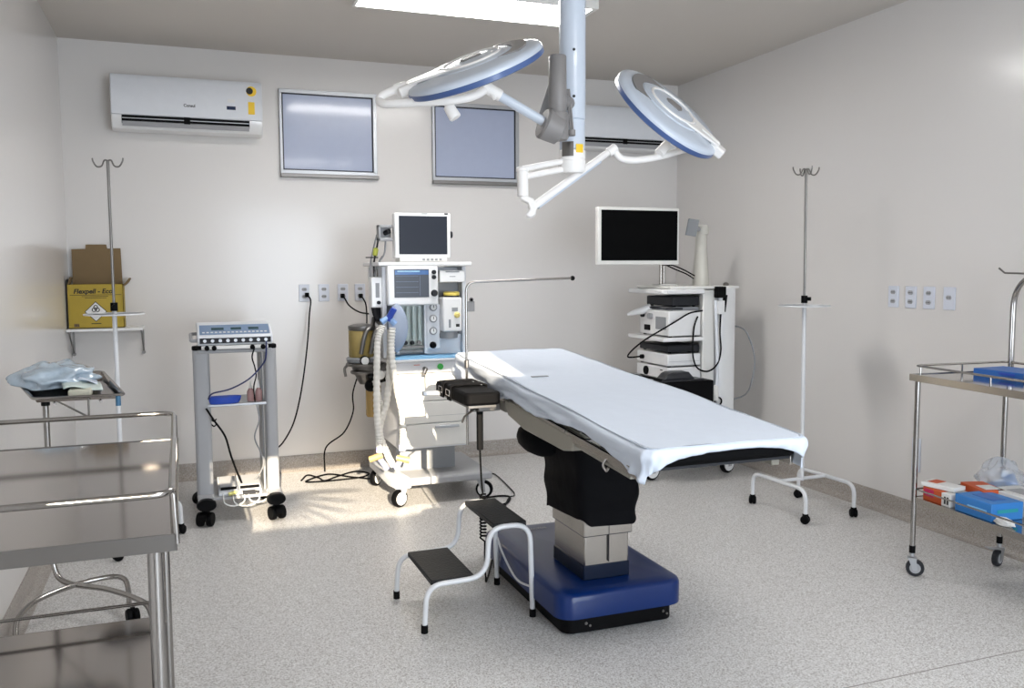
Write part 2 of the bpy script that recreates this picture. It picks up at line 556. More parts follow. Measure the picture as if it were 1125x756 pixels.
def socket(wall, a, z, label, n=2, group=None, w=.078, h=.128):
    """wall b: centre x=a ; wall r: centre y=a"""
    if wall == 'b': org = V((a, YB, z)); ex = V((1, 0, 0)); out = V((0, -1, 0))
    else: org = V((XR, a, z)); ex = V((0, -1, 0)); out = V((-1, 0, 0))
    up = V((0, 0, 1))
    t = thing('wall_socket', label, 'wall socket', org, group=group)
    part('plate', MB().obb(org + out * .005, ex, out, up, w / 2, .005, h / 2), M_sock, t, bev=.003)
    zs = (-.027, .027) if n == 2 else ((0.005,) if n == 1 else ())
    for q in zs:
        c = org + out * .0105 + up * q
        hexa = [(-.02, 0), (-.012, .012), (.012, .012), (.02, 0), (.012, -.012), (-.012, -.012)]
        o = part('outlet', MB().prism(hexa, lambda u, v, k: c + ex * u + up * v + out * k, -.001, .002), M_grey, t)
        hh = MB()
        for k in (-1, 0, 1): hh.cyl(c + ex * k * .009 + out * .001, c + ex * k * .009 + out * .0026, .0028, seg=8)
        part('pin_holes', hh, M_ink, o)
    return t


for a, lab in ((.848, 'white double socket on the back wall, leftmost of four, with a hanging black cord'),
               (.992, 'white double socket on the back wall, second from the left, with nothing plugged in'),
               (1.133, 'white double socket on the back wall, third from the left, with a black plug'),
               (1.262, 'white double socket on the back wall beside the anesthesia machine, with a black plug')):
    socket('b', a, 1.33, lab, 2, grp_b)
for a, lab, n in ((4.139, 'pale double socket on the right wall, nearest of four to the back wall', 2), (4.005, 'pale double socket on the right wall, second from the back', 2),
                  (3.871, 'pale double socket on the right wall, third from the back', 2), (3.728, 'pale single-outlet plate on the right wall, nearest the steel trolley', 1)):
    socket('r', a, 1.323, lab, n, grp_r)
socket('r', 3.925, .40, 'pale blank cover plate low on the right wall behind the trolley leg', 0, None, w=.06, h=.20)


def plug(px, py):
    c = PY(px, py, YB - .012)
    m = MB().box(c.x - .014, c.x + .014, YB - .045, YB - .0125, c.z - .016, c.z + .016)
    return c, m


c, pm = plug(337, 324)
t = thing('power_cord', 'black power cord hanging from the leftmost back wall socket to the electrosurgical trolley', 'power cord', (c.x, YB - .03, 0))
part('plug', pm, M_black, t, bev=.004)
pts = [V((c.x, YB - .045, c.z)), V((c.x + .02, YB - .07, c.z - .04))] + [PY(px, py, yy) for px, py, yy in ((340, 345, 6.55), (338, 375, 6.5), (334, 410, 6.45), (329, 440, 6.3), (322, 466, 6.1), (311, 486, 5.9), (301, 495, 5.75))]
part('cord', MB().tube(spline(pts), .0055, 8), M_black, t)
for (px, py, tgt, lab) in ((376, 325, [(384, 336, 6.5), (395, 343, 6.3), (408, 345, 6.05)], 'short black power cord from the third back wall socket to the anesthesia machine'),
                           (396, 325, [(402, 335, 6.55), (403, 350, 6.5), (402, 372, 6.4), (400, 392, 6.35), (388, 430, 6.42), (388, 452, 6.42), (378, 475, 6.45), (358, 492, 6.45), (357, 522, 6.5)], 'black power cord from the rightmost back wall socket down to the floor')):
    c, pm = plug(px, py)
    t = thing('power_cord', lab, 'power cord', (c.x, YB - .03, 0))
    part('plug', pm, M_black, t, bev=.004)
    pts = [V((c.x, YB - .045, c.z)), V((c.x + .01, YB - .065, c.z - .02))] + [PY(*q) for q in tgt]
    if pts[-1].z < .05: pts[-1].z = .008
    part('cord', MB().tube(spline(pts), .0055, 8), M_black, t)
# cords on the floor beside the anesthesia machine
pts = [PZ(px, py, .008) for px, py in ((331, 528), (338, 523), (350, 525), (357, 529), (372, 523), (390, 519), (405, 520), (398, 525), (375, 527), (352, 530), (336, 529), (360, 522), (385, 524), (407, 527))]
for i, p in enumerate(pts):
    p.y = min(p.y, 6.55); p.z = .008 + .006 * (i % 2)
solo('floor_cable', MB().tube(spline(pts), .006, 8), M_black, 'tangle of black cable lying on the floor left of the anesthesia machine', 'cable')

# ---------------------------------------------------------------- corner shelf with sharps box
ys = YB
t = thing('wall_shelf', 'narrow white wall shelf on metal brackets in the back left corner', 'shelf', (-.49, ys, 1.1))
part('shelf_board', MB().box(-.712, -.252, 6.33, ys, 1.106, 1.122), M_white, t, bev=.002)
for x in (-.70, -.262):
    b = MB().box(x - .006, x + .006, 6.345, ys, 1.095, 1.106).box(x - .006, x + .006, ys - .012, ys, .93, 1.106)
    b.tube([(x, 6.37, 1.098), (x, ys - .012, .945)], .005, 6)
    b.cyl((x, ys - .02, .935), (x, ys - .001, .935), .012, seg=10)
    part('bracket', b, M_dsteel, t)
by0, by1 = 6.42, 6.60
t = thing('sharps_box', 'open yellow cardboard sharps disposal box with a hazard diamond, on the corner shelf', 'sharps box', (-.54, 6.51, 1.122))
z0, z1 = 1.1225, 1.412; x0, x1 = -.703, -.368
b = MB().box(x0, x1, by0, by0 + .004, z0, z1).box(x0, x1, by1 - .004, by1, z0, z1).box(x1 - .004, x1, by0, by1, z0, z1).box(x0, x1, by0, by1, z0, z0 + .004)
part('carton', b, M_yel, t)
part('carton_side', MB().box(x0 - .003, x0 + .001, by0 - .001, by1, z0, z1 + .035), M_ink, t, label='black carton side')  # left side panel in plain black
fl = [(-.685, z1), (-.685, 1.648), (-.60, 1.650), (-.597, 1.679), (-.470, 1.680), (-.465, 1.652), (-.382, 1.655), (-.378, z1)]
part('lid_flap', MB().prism(fl, lambda u, v, a: V((u, a, v)), by1 - .012, by1 - .008), M_kraft, t)
part('side_flap', MB().prism([(x1, z1 - .005), (x1 + .022, z1 + .018), (x1 + .04, z1 + .042), (x1 + .047, z1 + .036), (x1 + .03, z1 + .008), (x1 + .004, z1 - .015)], lambda u, v, a: V((u, a, v)), by0 + .01, by1 - .02), M_kraft, t)
part('side_flap', MB().prism([(x0, z1 - .0), (x0 + .004, z1), (x0 + .022, z1 + .048), (x0 + .016, z1 + .05)], lambda u, v, a: V((u, a, v)), by0 + .01, by1 - .02), M_kraft, t)
fy = by0 - .001
text('Flexpell - Eco', 'printed_name', .043, (-.668, fy, 1.353), (1, 0, 0), (0, 0, 1), M_ink, t, bold=.0012, shear=.2)
part('printed_rule', MB().box(-.69, -.378, fy, fy + .001, 1.341, 1.344), M_ink, t)
for k in range(2):
    part('printed_rule', MB().box(-.62 + .02 * k, -.46 - .01 * k, fy, fy + .001, 1.331 - .010 * k, 1.334 - .010 * k), M_ink, t)
cx, cz = -.538, 1.232
d0 = .068
part('hazard_diamond', MB().prism([(cx - d0, cz), (cx, cz - d0), (cx + d0, cz), (cx, cz + d0)], lambda u, v, a: V((u, a, v)), fy - .0002, fy + .001), M_ink, t)
d1 = .062
dm = part('diamond_face', MB().prism([(cx - d1, cz), (cx, cz - d1), (cx + d1, cz), (cx, cz + d1)], lambda u, v, a: V((u, a, v)), fy - .0008, fy + .0005), M_paper, t)
bz = MB()
for k in range(3):
    a = PI / 2 + k * 2 * PI / 3
    bz.ring((cx + .012 * math.cos(a), fy - .001, cz + .018 + .012 * math.sin(a)), (0, 1, 0), .0115, .0028, 18, 5)
bz.ring((cx, fy - .001, cz + .018), (0, 1, 0), .009, .0016, 16, 5)
part('biohazard_symbol', bz, M_ink, dm)
part('printed_rule', MB().box(-.568, -.508, fy, fy + .001, 1.150, 1.155), M_ink, t)
part('volume_mark', MB().box(-.672, -.640, fy - .0003, fy + .001, 1.132, 1.154), M_kraft, t)
text('13 L', 'volume_text', .017, (-.669, fy - .001, 1.137), (1, 0, 0), (0, 0, 1), M_ink, t, bold=.0006)


# ---------------------------------------------------------------- IV stands
def iv_stand(loc, rz, pole_dx, label, tilt=(0, 0), nh=4):
    t = thing('iv_stand', label, 'IV stand', loc, rz, group='white and steel IV stands')
    bx, by = .182, .245
    h = .20
    tx, ty = tilt
    for sx in (-1, 1):
        p = fillet([(sx * bx, -by, .06), (sx * bx, -by, h), (sx * bx, by, h), (sx * bx, by, .06)], .09)
        part('base_tube', MB().tube(p, .0125, 10), M_whitem, t, local=True)
    part('cross_bar', MB().tube([(-bx, 0, h), (bx, 0, h)], .011, 10), M_whitem, t, local=True)
    pd = V((tx, ty, 1))
    def P(z): return V((pole_dx, 0, 0)) + V((tx * z, ty * z, z))
    part('lower_pole', MB().tube([P(h - .012), P(1.295)], .0125, 12), M_whitem, t, local=True)
    part('height_knob', MB().cyl(P(1.285), P(1.33), .019, seg=12).cyl(P(1.31) + V((.01, -.01, 0)), P(1.31) + V((.028, -.028, 0)), .012, seg=10), M_black, t, local=True)
    part('upper_pole', MB().tube([P(1.33), P(2.085)], .0075, 10), M_dsteel, t, local=True)
    c = P(1.268)
    rg = MB().lathe([(.142, -.004), (.152, -.004), (.154, 0), (.152, .004), (.142, .004), (.140, 0), (.142, -.004)], c, (0, 0, 1), 40)
    rg.tube([c - V((.145, 0, 0)), c + V((.145, 0, 0))], .004, 6)
    part('bag_ring', rg, M_whitem, t, local=True)
    for k in range(nh):
        a = -.36 - rz + k * 2 * PI / nh + (.12 if nh == 4 else 0); d = V((math.cos(a), math.sin(a), 0))
        o = P(2.085)
        hk = spline([o, o + d * .018 + V((0, 0, .002)), o + d * .034 - V((0, 0, .028)), o + d * .06 - V((0, 0, .030)), o + d * .078 - V((0, 0, .004)), o + d * .082 + V((0, 0, .014))], 5)
        part('hook', MB().tube(hk, .0042, 7), M_dsteel, t, local=True)
    for sx, sy, yw in ((-1, -1, .6), (1, -1, -.5), (-1, 1, 2.4), (1, 1, .2)):
        f = MB().cyl((sx * bx, sy * by, .052), (sx * bx, sy * by, .085), .008, seg=8)
        f.obb((sx * bx, sy * by, .052), (1, 0, 0), (0, 1, 0), (0, 0, 1), .012, .012, .008)
        fo = part('caster', f, M_black, t, local=True)
        ax = V((math.cos(yw), math.sin(yw), 0))
        wb = MB()
        for q in (-1, 1):
            wb.lathe([(.006, -.012), (.020, -.011), (.026, -.004), (.026, .004), (.022, .009), (.006, .012)], V((sx * bx, sy * by, .026)) + ax * q * .011, ax, 18)
        part('wheel', wb, M_black, fo, local=True)
    return t


iv_stand((3.552, 4.37, 0), .03, 0, 'IV stand with a white ring and hooks beside the right wall', tilt=(-.012, -.0))
iv_stand((-.345, 5.19, 0), -.68, 0, 'IV stand with a white ring in front of the yellow sharps box', tilt=(-.0, .0), nh=2)

# added glazed door, unseen behind the camera, built around the fill light
fr = MB()
for a, b, c, d in ((.76, .82, 0, 2.5), (2.98, 3.04, 0, 2.5), (1.87, 1.93, 0, 2.44), (.82, 2.98, 2.44, 2.5), (.82, 2.98, .0, .22)):
    fr.box(a, b, YF, YF + .04, c, d)
dr = struct('added_door', fr, M_alu)
part('glazing', MB().box(.82, 2.98, YF + .001, YF + .012, .22, 2.44), M_pane, dr)
# ================================================================== SURGICAL LIGHT
LX, LY = 1.572, 3.45
t = thing('surgical_light', 'ceiling mounted surgical light with two round lamp heads over the operating table', 'surgical light', (LX, LY, 1.91))
c = MB()
c.lathe([(.052, 2.125), (.056, 2.13), (.056, 2.96), (.10, 2.965), (.13, 3.0), (.13, H - .001)], (LX, LY, 0), seg=32)
part('ceiling_column', c, M_lamp, t)
part('ceiling_collar', MB().lathe([(.135, H - .03), (.14, H - .02), (.14, H - .0005), (.135, H - .0005)], (LX, LY, 0), seg=32), M_lgrey, t)
part('lower_column', MB().lathe([(.050, 2.0), (.054, 2.004), (.054, 2.122), (.050, 2.126)], (LX, LY, 0), seg=32), M_lamp, t)
part('arm_hub', MB().lathe([(.046, 1.905), (.054, 1.915), (.056, 1.93), (.056, 1.955), (.0535, 1.957), (.0535, 1.963), (.056, 1.965), (.056, 1.996), (.052, 2.0)], (LX, LY, 0), seg=32), M_armw, t)
cdir = (CAM - V((LX, LY, 2))); cdir.z = 0; cdir.normalize(); csd = V((0, 0, 1)).cross(cdir)


def on_col(ang, z, r=.0565):
    return V((LX, LY, z)) + (cdir * math.cos(ang) + csd * math.sin(ang)) * r


for a, z in ((.12, 2.405), (.12, 2.215)):
    p = on_col(a, z, .054); n = (cdir * math.cos(a) + csd * math.sin(a))
    part('screw', MB().cyl(p, p + n * .004, .006, seg=10), M_dgrey, t)


def wrap_label(name, a0, a1, z0, z1, m_, r=.0572):
    vs = []; n = 6
    for k in range(n + 1):
        a = a0 + (a1 - a0) * k / n
        vs += [on_col(a, z0, r), on_col(a, z1, r), on_col(a, z1, r - .002), on_col(a, z0, r - .002)]
    fs = []
    for k in range(n):
        b = 4 * k; d = b + 4
        fs += [(b, b + 1, d + 1, d), (b + 1, b + 2, d + 2, d + 1), (b + 2, b + 3, d + 3, d + 2), (b + 3, b, d, d + 3)]
    fs += [(0, 1, 2, 3)[::-1], (4 * n, 4 * n + 1, 4 * n + 2, 4 * n + 3)]
    return part(name, MB().add(vs, fs), m_, t)


wrap_label('warning_label', .28, .90, 1.985, 2.02, M_yellow, .0578)
wrap_label('rating_plate', -.85, .10, 1.97, 2.03, M_dsteel, .0575)

# --- upper arm with grey casing (left head)
dpA = 3.56
pt, pb = PD(612.5, 62, dpA), PD(612.5, 152, dpA)
ax = V((0, 0, 1))
pt.x, pt.y = (pt.x + pb.x) / 2, (pt.y + pb.y) / 2; pb.x, pb.y = pt.x, pt.y
cs = MB().lathe([(.030, pb.z), (.036, pb.z + .01), (.037, pb.z + .13), (.0365, pb.z + .135), (.0375, pb.z + .14), (.036, pt.z - .004), (.033, pt.z)], (pt.x, pt.y, 0), seg=28)
part('spring_arm_casing', cs, M_lgrey, t)
cc = V((pt.x, pt.y, (2 * pb.z + pt.z) / 3))
k0 = PD(605, 139, dpA)
al = (PD(598, 136, dpA) - PD(614, 142, dpA)).normalized()
al = (al - CF * .35).normalized()
part('knuckle', MB().lathe([(.050, -.045), (.060, -.040), (.064, 0), (.066, .030), (.058, .040)], k0, al, 12), M_lgrey, t, flat=False)
part('knuckle_body', MB().lathe([(.044, pb.z - .006), (.050, pb.z + .006), (.051, pb.z + .095), (.046, pb.z + .105)], (pt.x - .005, pt.y, 0), seg=10), M_lgrey, t)
# horizontal link from the column to the casing, and cover behind it
lk = MB().tube([V((LX, LY, pb.z + .16)), V((pt.x, pt.y, pb.z + .16))], .030, 14)
part('upper_arm_link', lk, M_lgrey, t)
bk2 = PD(589, 137, 3.66)
part('arm_cover', MB().prism([(0, 0), (.05, .16), (.085, .16), (.085, 0)], lambda u, v, a: bk2 + CR * u + V((0, 0, v)) + CF * a, -.03, .03), M_grey, t, bev=.008)
sp = MB()
for q in (0, 5):
    sp.tube([PD(623 + q * .4, 98, 3.62), PD(627 + q * .5, 145, 3.62)], .005, 8)
sp.cyl(PD(628, 143, 3.6), PD(628, 149, 3.6), .016, seg=12)
part('link_rods', sp, M_lgrey, t)
j1 = PD(536, 98, 3.5)
part('upper_arm_tube', MB().tube([PD(603, 137, 3.55), PD(545, 103, 3.51)], .0195, 16), M_lamp, t)
part('arm_joint', MB().tube([PD(550, 105.5, 3.51), PD(531, 94.5, 3.49)], .024, 16).cyl(PD(540, 103, 3.49), PD(544, 109, 3.49), .008, seg=8), M_armw, t)


def disc_frame(px, py, dep, up2, c):
    """camera-facing tilt turned into a world frame: n is the back normal of the lamp head"""
    o = PD(px, py, dep); tw = (CAM - o).normalized()
    u2 = (CR * up2[0] + CU * up2[1]); u2 = (u2 - tw * u2.dot(tw)).normalized()
    n = (u2 * math.sqrt(1 - c * c) + tw * c).normalized()
    return o, n


def lamp_head(o, n, R_, brk, label):
    """brk: direction towards the yoke bracket"""
    b = V(brk); b = (b - n * b.dot(n)).normalized(); s = n.cross(b)
    hd = MB().lathe([(R_ * .93, -.012), (R_, -.004), (R_, .014), (R_ * .975, .024), (R_ * .90, .031), (R_ * .62, .040), (R_ * .60, .036), (R_ * .575, .036), (R_ * .56, .042), (R_ * .30, .050), (.001, .054)], o, n, 64)
    hp = part('lamp_head', hd, M_lamp, t, label=label)
    part('blue_rim', MB().lathe([(R_ * .985, -.018), (R_ * 1.004, -.014), (R_ * 1.006, .004), (R_ * .99, .008)], o, n, 64), M_rim, hp)
    part('lens', MB().lathe([(R_ * .5, -.026), (R_ * .96, -.020), (R_ * .985, -.012), (R_ * .5, -.012)], o, n, 48), M_plas, hp)
    # raised rings and grey inserts of the back cover
    rg = MB(); rg.ring(o + n * .046, n, R_ * .42, .007, 48, 8)
    part('cover_ring', rg, M_armw, hp)
    def pt2(u, v, a): return o + b * u + s * v + n * a
    g1 = [(-R_ * .80 * math.cos(q * .12), R_ * .80 * math.sin(q * .12)) for q in range(-6, 7)] + [(-R_ * .60 * math.cos(q * .17), R_ * .60 * math.sin(q * .17)) for q in range(6, -7, -1)]
    part('grey_insert', MB().prism(g1, pt2, .028, .041), M_lgrey, hp)
    g2 = [(-R_ * .10, -R_ * .10), (R_ * .12, -R_ * .12), (R_ * .16, 0), (R_ * .12, R_ * .12), (-R_ * .10, R_ * .10), (-R_ * .16, 0)]
    part('grey_insert', MB().prism(g2, pt2, .045, .058), M_lgrey, hp, bev=.004)
    g3 = [(R_ * .30, -R_ * .30), (R_ * .95, -R_ * .11), (R_ * .98, -R_ * .05), (R_ * .60, -R_ * .03), (R_ * .60, R_ * .03), (R_ * .98, R_ * .05), (R_ * .95, R_ * .11), (R_ * .30, R_ * .30), (R_ * .26, R_ * .24), (R_ * .50, 0), (R_ * .26, -R_ * .24)]
    part('bracket_arms', MB().prism(g3, pt2, .038, .050), M_armw, hp, bev=.004)
    mb = MB().obb(o + b * R_ * .97 + n * .022, b, s, n, .04, .032, .022)
    part('yoke_bracket', mb, M_armw, hp, bev=.008)
    return hp


o1, n1 = disc_frame(522, 77.5, 3.5, (-.325, .946), .155)
left_dir = PD(447, 103, 3.5) - PD(522, 77, 3.5)
h1 = lamp_head(o1, n1, .283, left_dir, 'upper lamp head, left of the column')
yk = spline([PD(534, 97, 3.49), PD(526, 103, 3.47), PD(512, 108, 3.45), PD(490, 111, 3.44), PD(460, 112.5, 3.44), PD(432, 114, 3.46), PD(421, 114, 3.48), PD(417, 110, 3.5), PD(420, 105, 3.5), PD(428, 101, 3.5), PD(439, 97, 3.5)], 6)
part('yoke', MB().tube(yk, .0165, 14), M_armw, t)
part('yoke_pivot', MB().tube([PD(434, 99, 3.5), PD(447, 94.5, 3.5)], .021, 14), M_armw, t)
sh0 = o1 - n1 * .02 + left_dir.normalized() * .10
hv = (PD(501, 131, 3.47) - PD(490, 112, 3.47)).normalized()
hb = PD(500.5, 130, 3.47)
part('sterile_handle', MB().lathe([(.012, -.115), (.014, -.06), (.022, -.055), (.025, -.005), (.022, 0)], hb, hv, 18), M_armw, h1)

# --- lower arm (right head)
hub = V((LX, LY, 1.955))
e1 = PD(574, 192, 3.62)
for dz in (.012, -.022):
    a0 = V((LX, LY, 1.95 + dz)); a1 = e1 + V((0, 0, .012 + dz))
    part('lower_arm_tube', MB().tube([a0, a1], .012, 12), M_armw, t)
e2 = PD(574.5, 216, 3.62)
part('elbow_post', MB().tube([e1 + V((0, 0, .02)), e2], .023, 18), M_armw, t)
part('elbow_cap', MB().lathe([(.018, 0), (.026, .006), (.026, .018), (.02, .024)], e1 + V((0, 0, .008)), (0, 0, 1), 18), M_armw, t)
e3 = PD(583, 229, 3.63)
clw = MB()
cl = [(574, 214), (586, 219), (590, 227), (588, 237), (582, 240), (577, 237), (582, 231), (580, 224), (571, 219)]
clw.prism(cl, lambda u, v, a: PD(u, v, 3.63) + CF * a, -.022, .022)
part('elbow_claw', clw, M_armw, t, bev=.005)
e4 = PD(670, 166, 3.86)
part('spring_arm', MB().tube([e3, e3.lerp(e4, .5), e4], lambda q: .017 - .003 * q, 14), M_armw, t)
part('spring_arm_cover', MB().tube([e3.lerp(e4, .08) + V((0, 0, -.012)), e3.lerp(e4, .86) + V((0, 0, -.010))], .012, 12), M_lamp, t)
yk2 = spline([PD(671, 166, 3.86), PD(675, 166, 3.865), PD(679, 171, 3.87), PD(685, 175, 3.88), PD(700, 176, 3.9), PD(725, 172, 3.95), PD(748, 165.5, 4.02), PD(768, 161, 4.1), PD(784, 158, 4.15)], 6)
part('yoke', MB().tube(yk2, .0155, 14), M_armw, t)
part('yoke_pivot', MB().tube([PD(668, 168, 3.855), PD(676, 162, 3.865)], .020, 14), M_armw, t)
o2, n2 = disc_frame(732.5, 125, 4.0, (.634, .773), .25)
rdir = PD(785, 167, 4.0) - PD(733, 124, 4.0)
h2 = lamp_head(o2, n2, .283, rdir, 'lower lamp head, right of the column')
hb2 = PD(724, 169, 3.93); hv2 = (PD(724, 169, 3.93) - PD(735, 155, 3.97)).normalized()
part('sterile_handle', MB().lathe([(.012, -.13), (.014, -.075), (.020, -.07), (.024, -.005), (.021, 0)], hb2, hv2, 18), M_armw, h2)
part('yoke_end', MB().tube([PD(783, 160, 4.13), PD(776, 150, 4.06)], .02, 12), M_armw, t)

# ================================================================== OPERATING TABLE
t = thing('operating_table', 'operating table with a blue base and black bellows column in the middle of the room', 'operating table', (1.66, 3.55, 0))
# base
def rrect(x0, x1, y0, y1, r, n=6):
    out = []
    for cx, cy, a0 in ((x1 - r, y1 - r, 0), (x0 + r, y1 - r, PI / 2), (x0 + r, y0 + r, PI), (x1 - r, y0 + r, 1.5 * PI)):
        for k in range(n + 1):
            a = a0 + PI / 2 * k / n; out.append((cx + r * math.cos(a), cy + r * math.sin(a)))
    return out


bx0, bx1, byy0, byy1 = 1.375, 1.955, 3.13, 4.12
part('base_skirt', MB().prism(rrect(bx0 + .035, bx1 - .035, byy0 + .035, byy1 - .035, .05), lambda u, v, a: V((u, v, a)), .012, .09), M_black, t)
bb = MB()
lv_ = [(0, .085, 0), (0, .172, 0), (.006, .184, 0), (.020, .191, 0), (.055, .197, 0)]
rings = []
for ins, z, _ in lv_:
    rings.append([V((x, y, z)) for x, y in rrect(bx0 + ins, bx1 - ins, byy0 + ins, byy1 - ins, .075 - ins * .4)])
n_ = len(rings[0]); vs = [p for r in rings for p in r]; fs = []
for i in range(len(rings) - 1):
    for k in range(n_):
        l = (k + 1) % n_; fs.append((i * n_ + k, i * n_ + l, (i + 1) * n_ + l, (i + 1) * n_ + k))
fs += [tuple(range(n_))[::-1], tuple((len(rings) - 1) * n_ + k for k in range(n_))]
part('base_cover', bb.add(vs, fs), M_blue, t)
for x in (bx0 + .1, bx1 - .1):
    for y in (byy0 + .08, byy1 - .08):
        part('levelling_foot', MB().lathe([(.028, 0), (.030, .004), (.026, .012), (.012, .016), (.012, .03)], (x, y, 0), seg=16), M_alu, t)
for x, z in ((bx0 + .13, .05), (bx1 - .09, .05)):
    part('skirt_screw', MB().cyl((x, byy0 + .036, z), (x, byy0 + .030, z), .006, seg=10).cyl((x + .018, byy0 + .036, z - .012), (x + .018, byy0 + .030, z - .012), .005, seg=10), M_dsteel, t)
text('KSS ACTIVE', 'lettering', .026, (bx0 + .17, byy1 - .13, .2005), (1, 0, 0), (0, 1, 0), M_grey, t)
# column
cx0, cx1, cy0, cy1 = 1.535, 1.742, 3.245, 3.56
part('column_collar', MB().box(cx0 - .004, cx1 + .004, cy0 - .004, cy1 + .004, .196, .262), mat('dark blue collar', (.003, .008, .025), .4, spec=.2), t, bev=.006)
part('column_lower_stage', MB().box(cx0, cx1, cy0, cy1, .25, .395), M_steel, t, bev=.006)
part('column_upper_stage', MB().box(cx0 - .008, cx1 + .014, cy0 - .010, cy1 + .008, .383, .52), M_steel, t, bev=.006)
sm = MB().box((cx0 + cx1) / 2 + .005, (cx0 + cx1) / 2 + .007, cy0 - .0108, cy0, .27, .46)
part('column_seam', sm, M_dgrey, t)
# bellows: soft stacked rings
rings = []
bxa, bxb, bya, byb = 1.500, 1.785, 3.200, 3.63
for i in range(23):
    z = .445 + i * .0172
    f = i / 22
    w = -.005 * math.sin(f * PI * 5) - .012 * (1 - f) ** 3
    grow = -.04 * (f) ** 1.2
    ring = []
    for k, (x, y) in enumerate(rrect(bxa - .0 + .008 * w, bxb, bya, byb, .045)):
        cxm, cym = (bxa + bxb) / 2, (bya + byb) / 2
        d = V((x - cxm, y - cym, 0)); L = d.length
        nn = noise.noise(V((x * 9, y * 9, z * 9))) * .012
        p = V((x, y, z + (.018 * math.sin(k * .5) if i == 0 else 0))) + d / L * (w + nn)
        if p.x < cxm: p.x -= .012 * f
        ring.append(p)
    rings.append(ring)
n_ = len(rings[0]); vs = [p for r in rings for p in r]; fs = []
for i in range(len(rings) - 1):
    for k in range(n_):
        l = (k + 1) % n_; fs.append((i * n_ + k, i * n_ + l, (i + 1) * n_ + l, (i + 1) * n_ + k))
fs += [tuple(range(n_))[::-1], tuple((len(rings) - 1) * n_ + k for k in range(n_))]
part('bellows', MB().add(vs, fs), M_cloth, t)
# black saddle cover bulging to the left behind the column head
part('saddle_cover', MB().ball((1.50, 3.62, .735), .10, 1.0, 2.0, .75), M_cloth, t)

# table top in its own tilted frame
TY0, TY1, TX0, TX1 = 2.37, 4.42, 1.345, 1.935


def tz(y): return .94 + .0616 * (y - 2.37)      # upper surface of the sheeted pad
def TP(x, y, h): return V((x, y, tz(y) + h))


def tbox(mb, x0, x1, y0, y1, h0, h1):
    vs = [TP(x, y, h) for h in (h0, h1) for y in (y0, y1) for x in (x0, x1)]
    return mb.add(vs, [(0, 2, 3, 1), (4, 5, 7, 6), (0, 1, 5, 4), (2, 6, 7, 3), (0, 4, 6, 2), (1, 3, 7, 5)])


for a, b in ((TY0 + .02, 2.95), (2.957, 3.74), (3.747, TY1 - .015)):
    part('mattress_pad', tbox(MB(), TX0 + .015, TX1 - .015, a, b, -.076, -.012), M_vinyl, t, bev=.02)
    part('section_plate', tbox(MB(), TX0 + .03, TX1 - .03, a + .02, b - .02, -.086, -.077), M_dgrey, t)
for x in (TX0 - .002, TX1 + .002):
    for a, b in ((2.44, 2.99), (3.01, 3.62), (3.65, 4.30)):
        part('side_rail', tbox(MB(), x - .006, x + .006, a, b, -.118, -.086), M_steel, t, bev=.002)
    for yy in (2.52, 2.86, 3.12, 3.52, 3.76, 4.2):
        xi = x + (.04 if x < 1.6 else -.04)
        part('rail_stud', tbox(MB(), min(x, xi), max(x, xi), yy - .012, yy + .012, -.112, -.09), M_dsteel, t)
for xs in (-1, 1):
    xx = TX0 + .018 if xs < 0 else TX1 - .018
    part('side_frame', tbox(MB(), xx - .016, xx + .016, 2.50, 3.02, -.135, -.098), M_beige, t, bev=.004)
    prof = [(2.93, -.095), (2.93, -.150), (3.02, -.172), (3.42, -.185), (3.62, -.165), (3.66, -.120), (3.66, -.095)]
    part('side_housing', MB().prism(prof, lambda u, v, a: TP(a, u, v), xx - .028, xx + .028), M_beige, t, bev=.008)
    prof = [(3.67, -.095), (3.67, -.165), (3.76, -.168), (3.98, -.115), (3.98, -.095)]
    part('head_hinge', MB().prism(prof, lambda u, v, a: TP(a, u, v), xx - .02, xx + .02), M_beige, t, bev=.006)
part('cross_beam', tbox(MB(), TX0 + .03, TX1 - .03, 2.96, 3.60, -.15, -.086), M_beige, t, bev=.005)
part('cross_beam', tbox(MB(), TX0 + .04, TX1 - .04, 3.68, 3.8, -.15, -.086), M_dgrey, t, bev=.005)
0 and part('leg_section_bar', tbox(MB(), TX0 + .05, TX1 - .05, 2.45, 2.48, -.115, -.086), M_steel, t, bev=.005)
kn = TP(TX0 - .006, 2.66, -.128)
part('rail_hook', MB().tube(spline([kn + V((0, 0, .02)), kn + V((-.01, 0, .0)), kn + V((-.004, -.012, -.018)), kn + V((0, -.02, -.006))], 4), .005, 6), M_chrome, t)

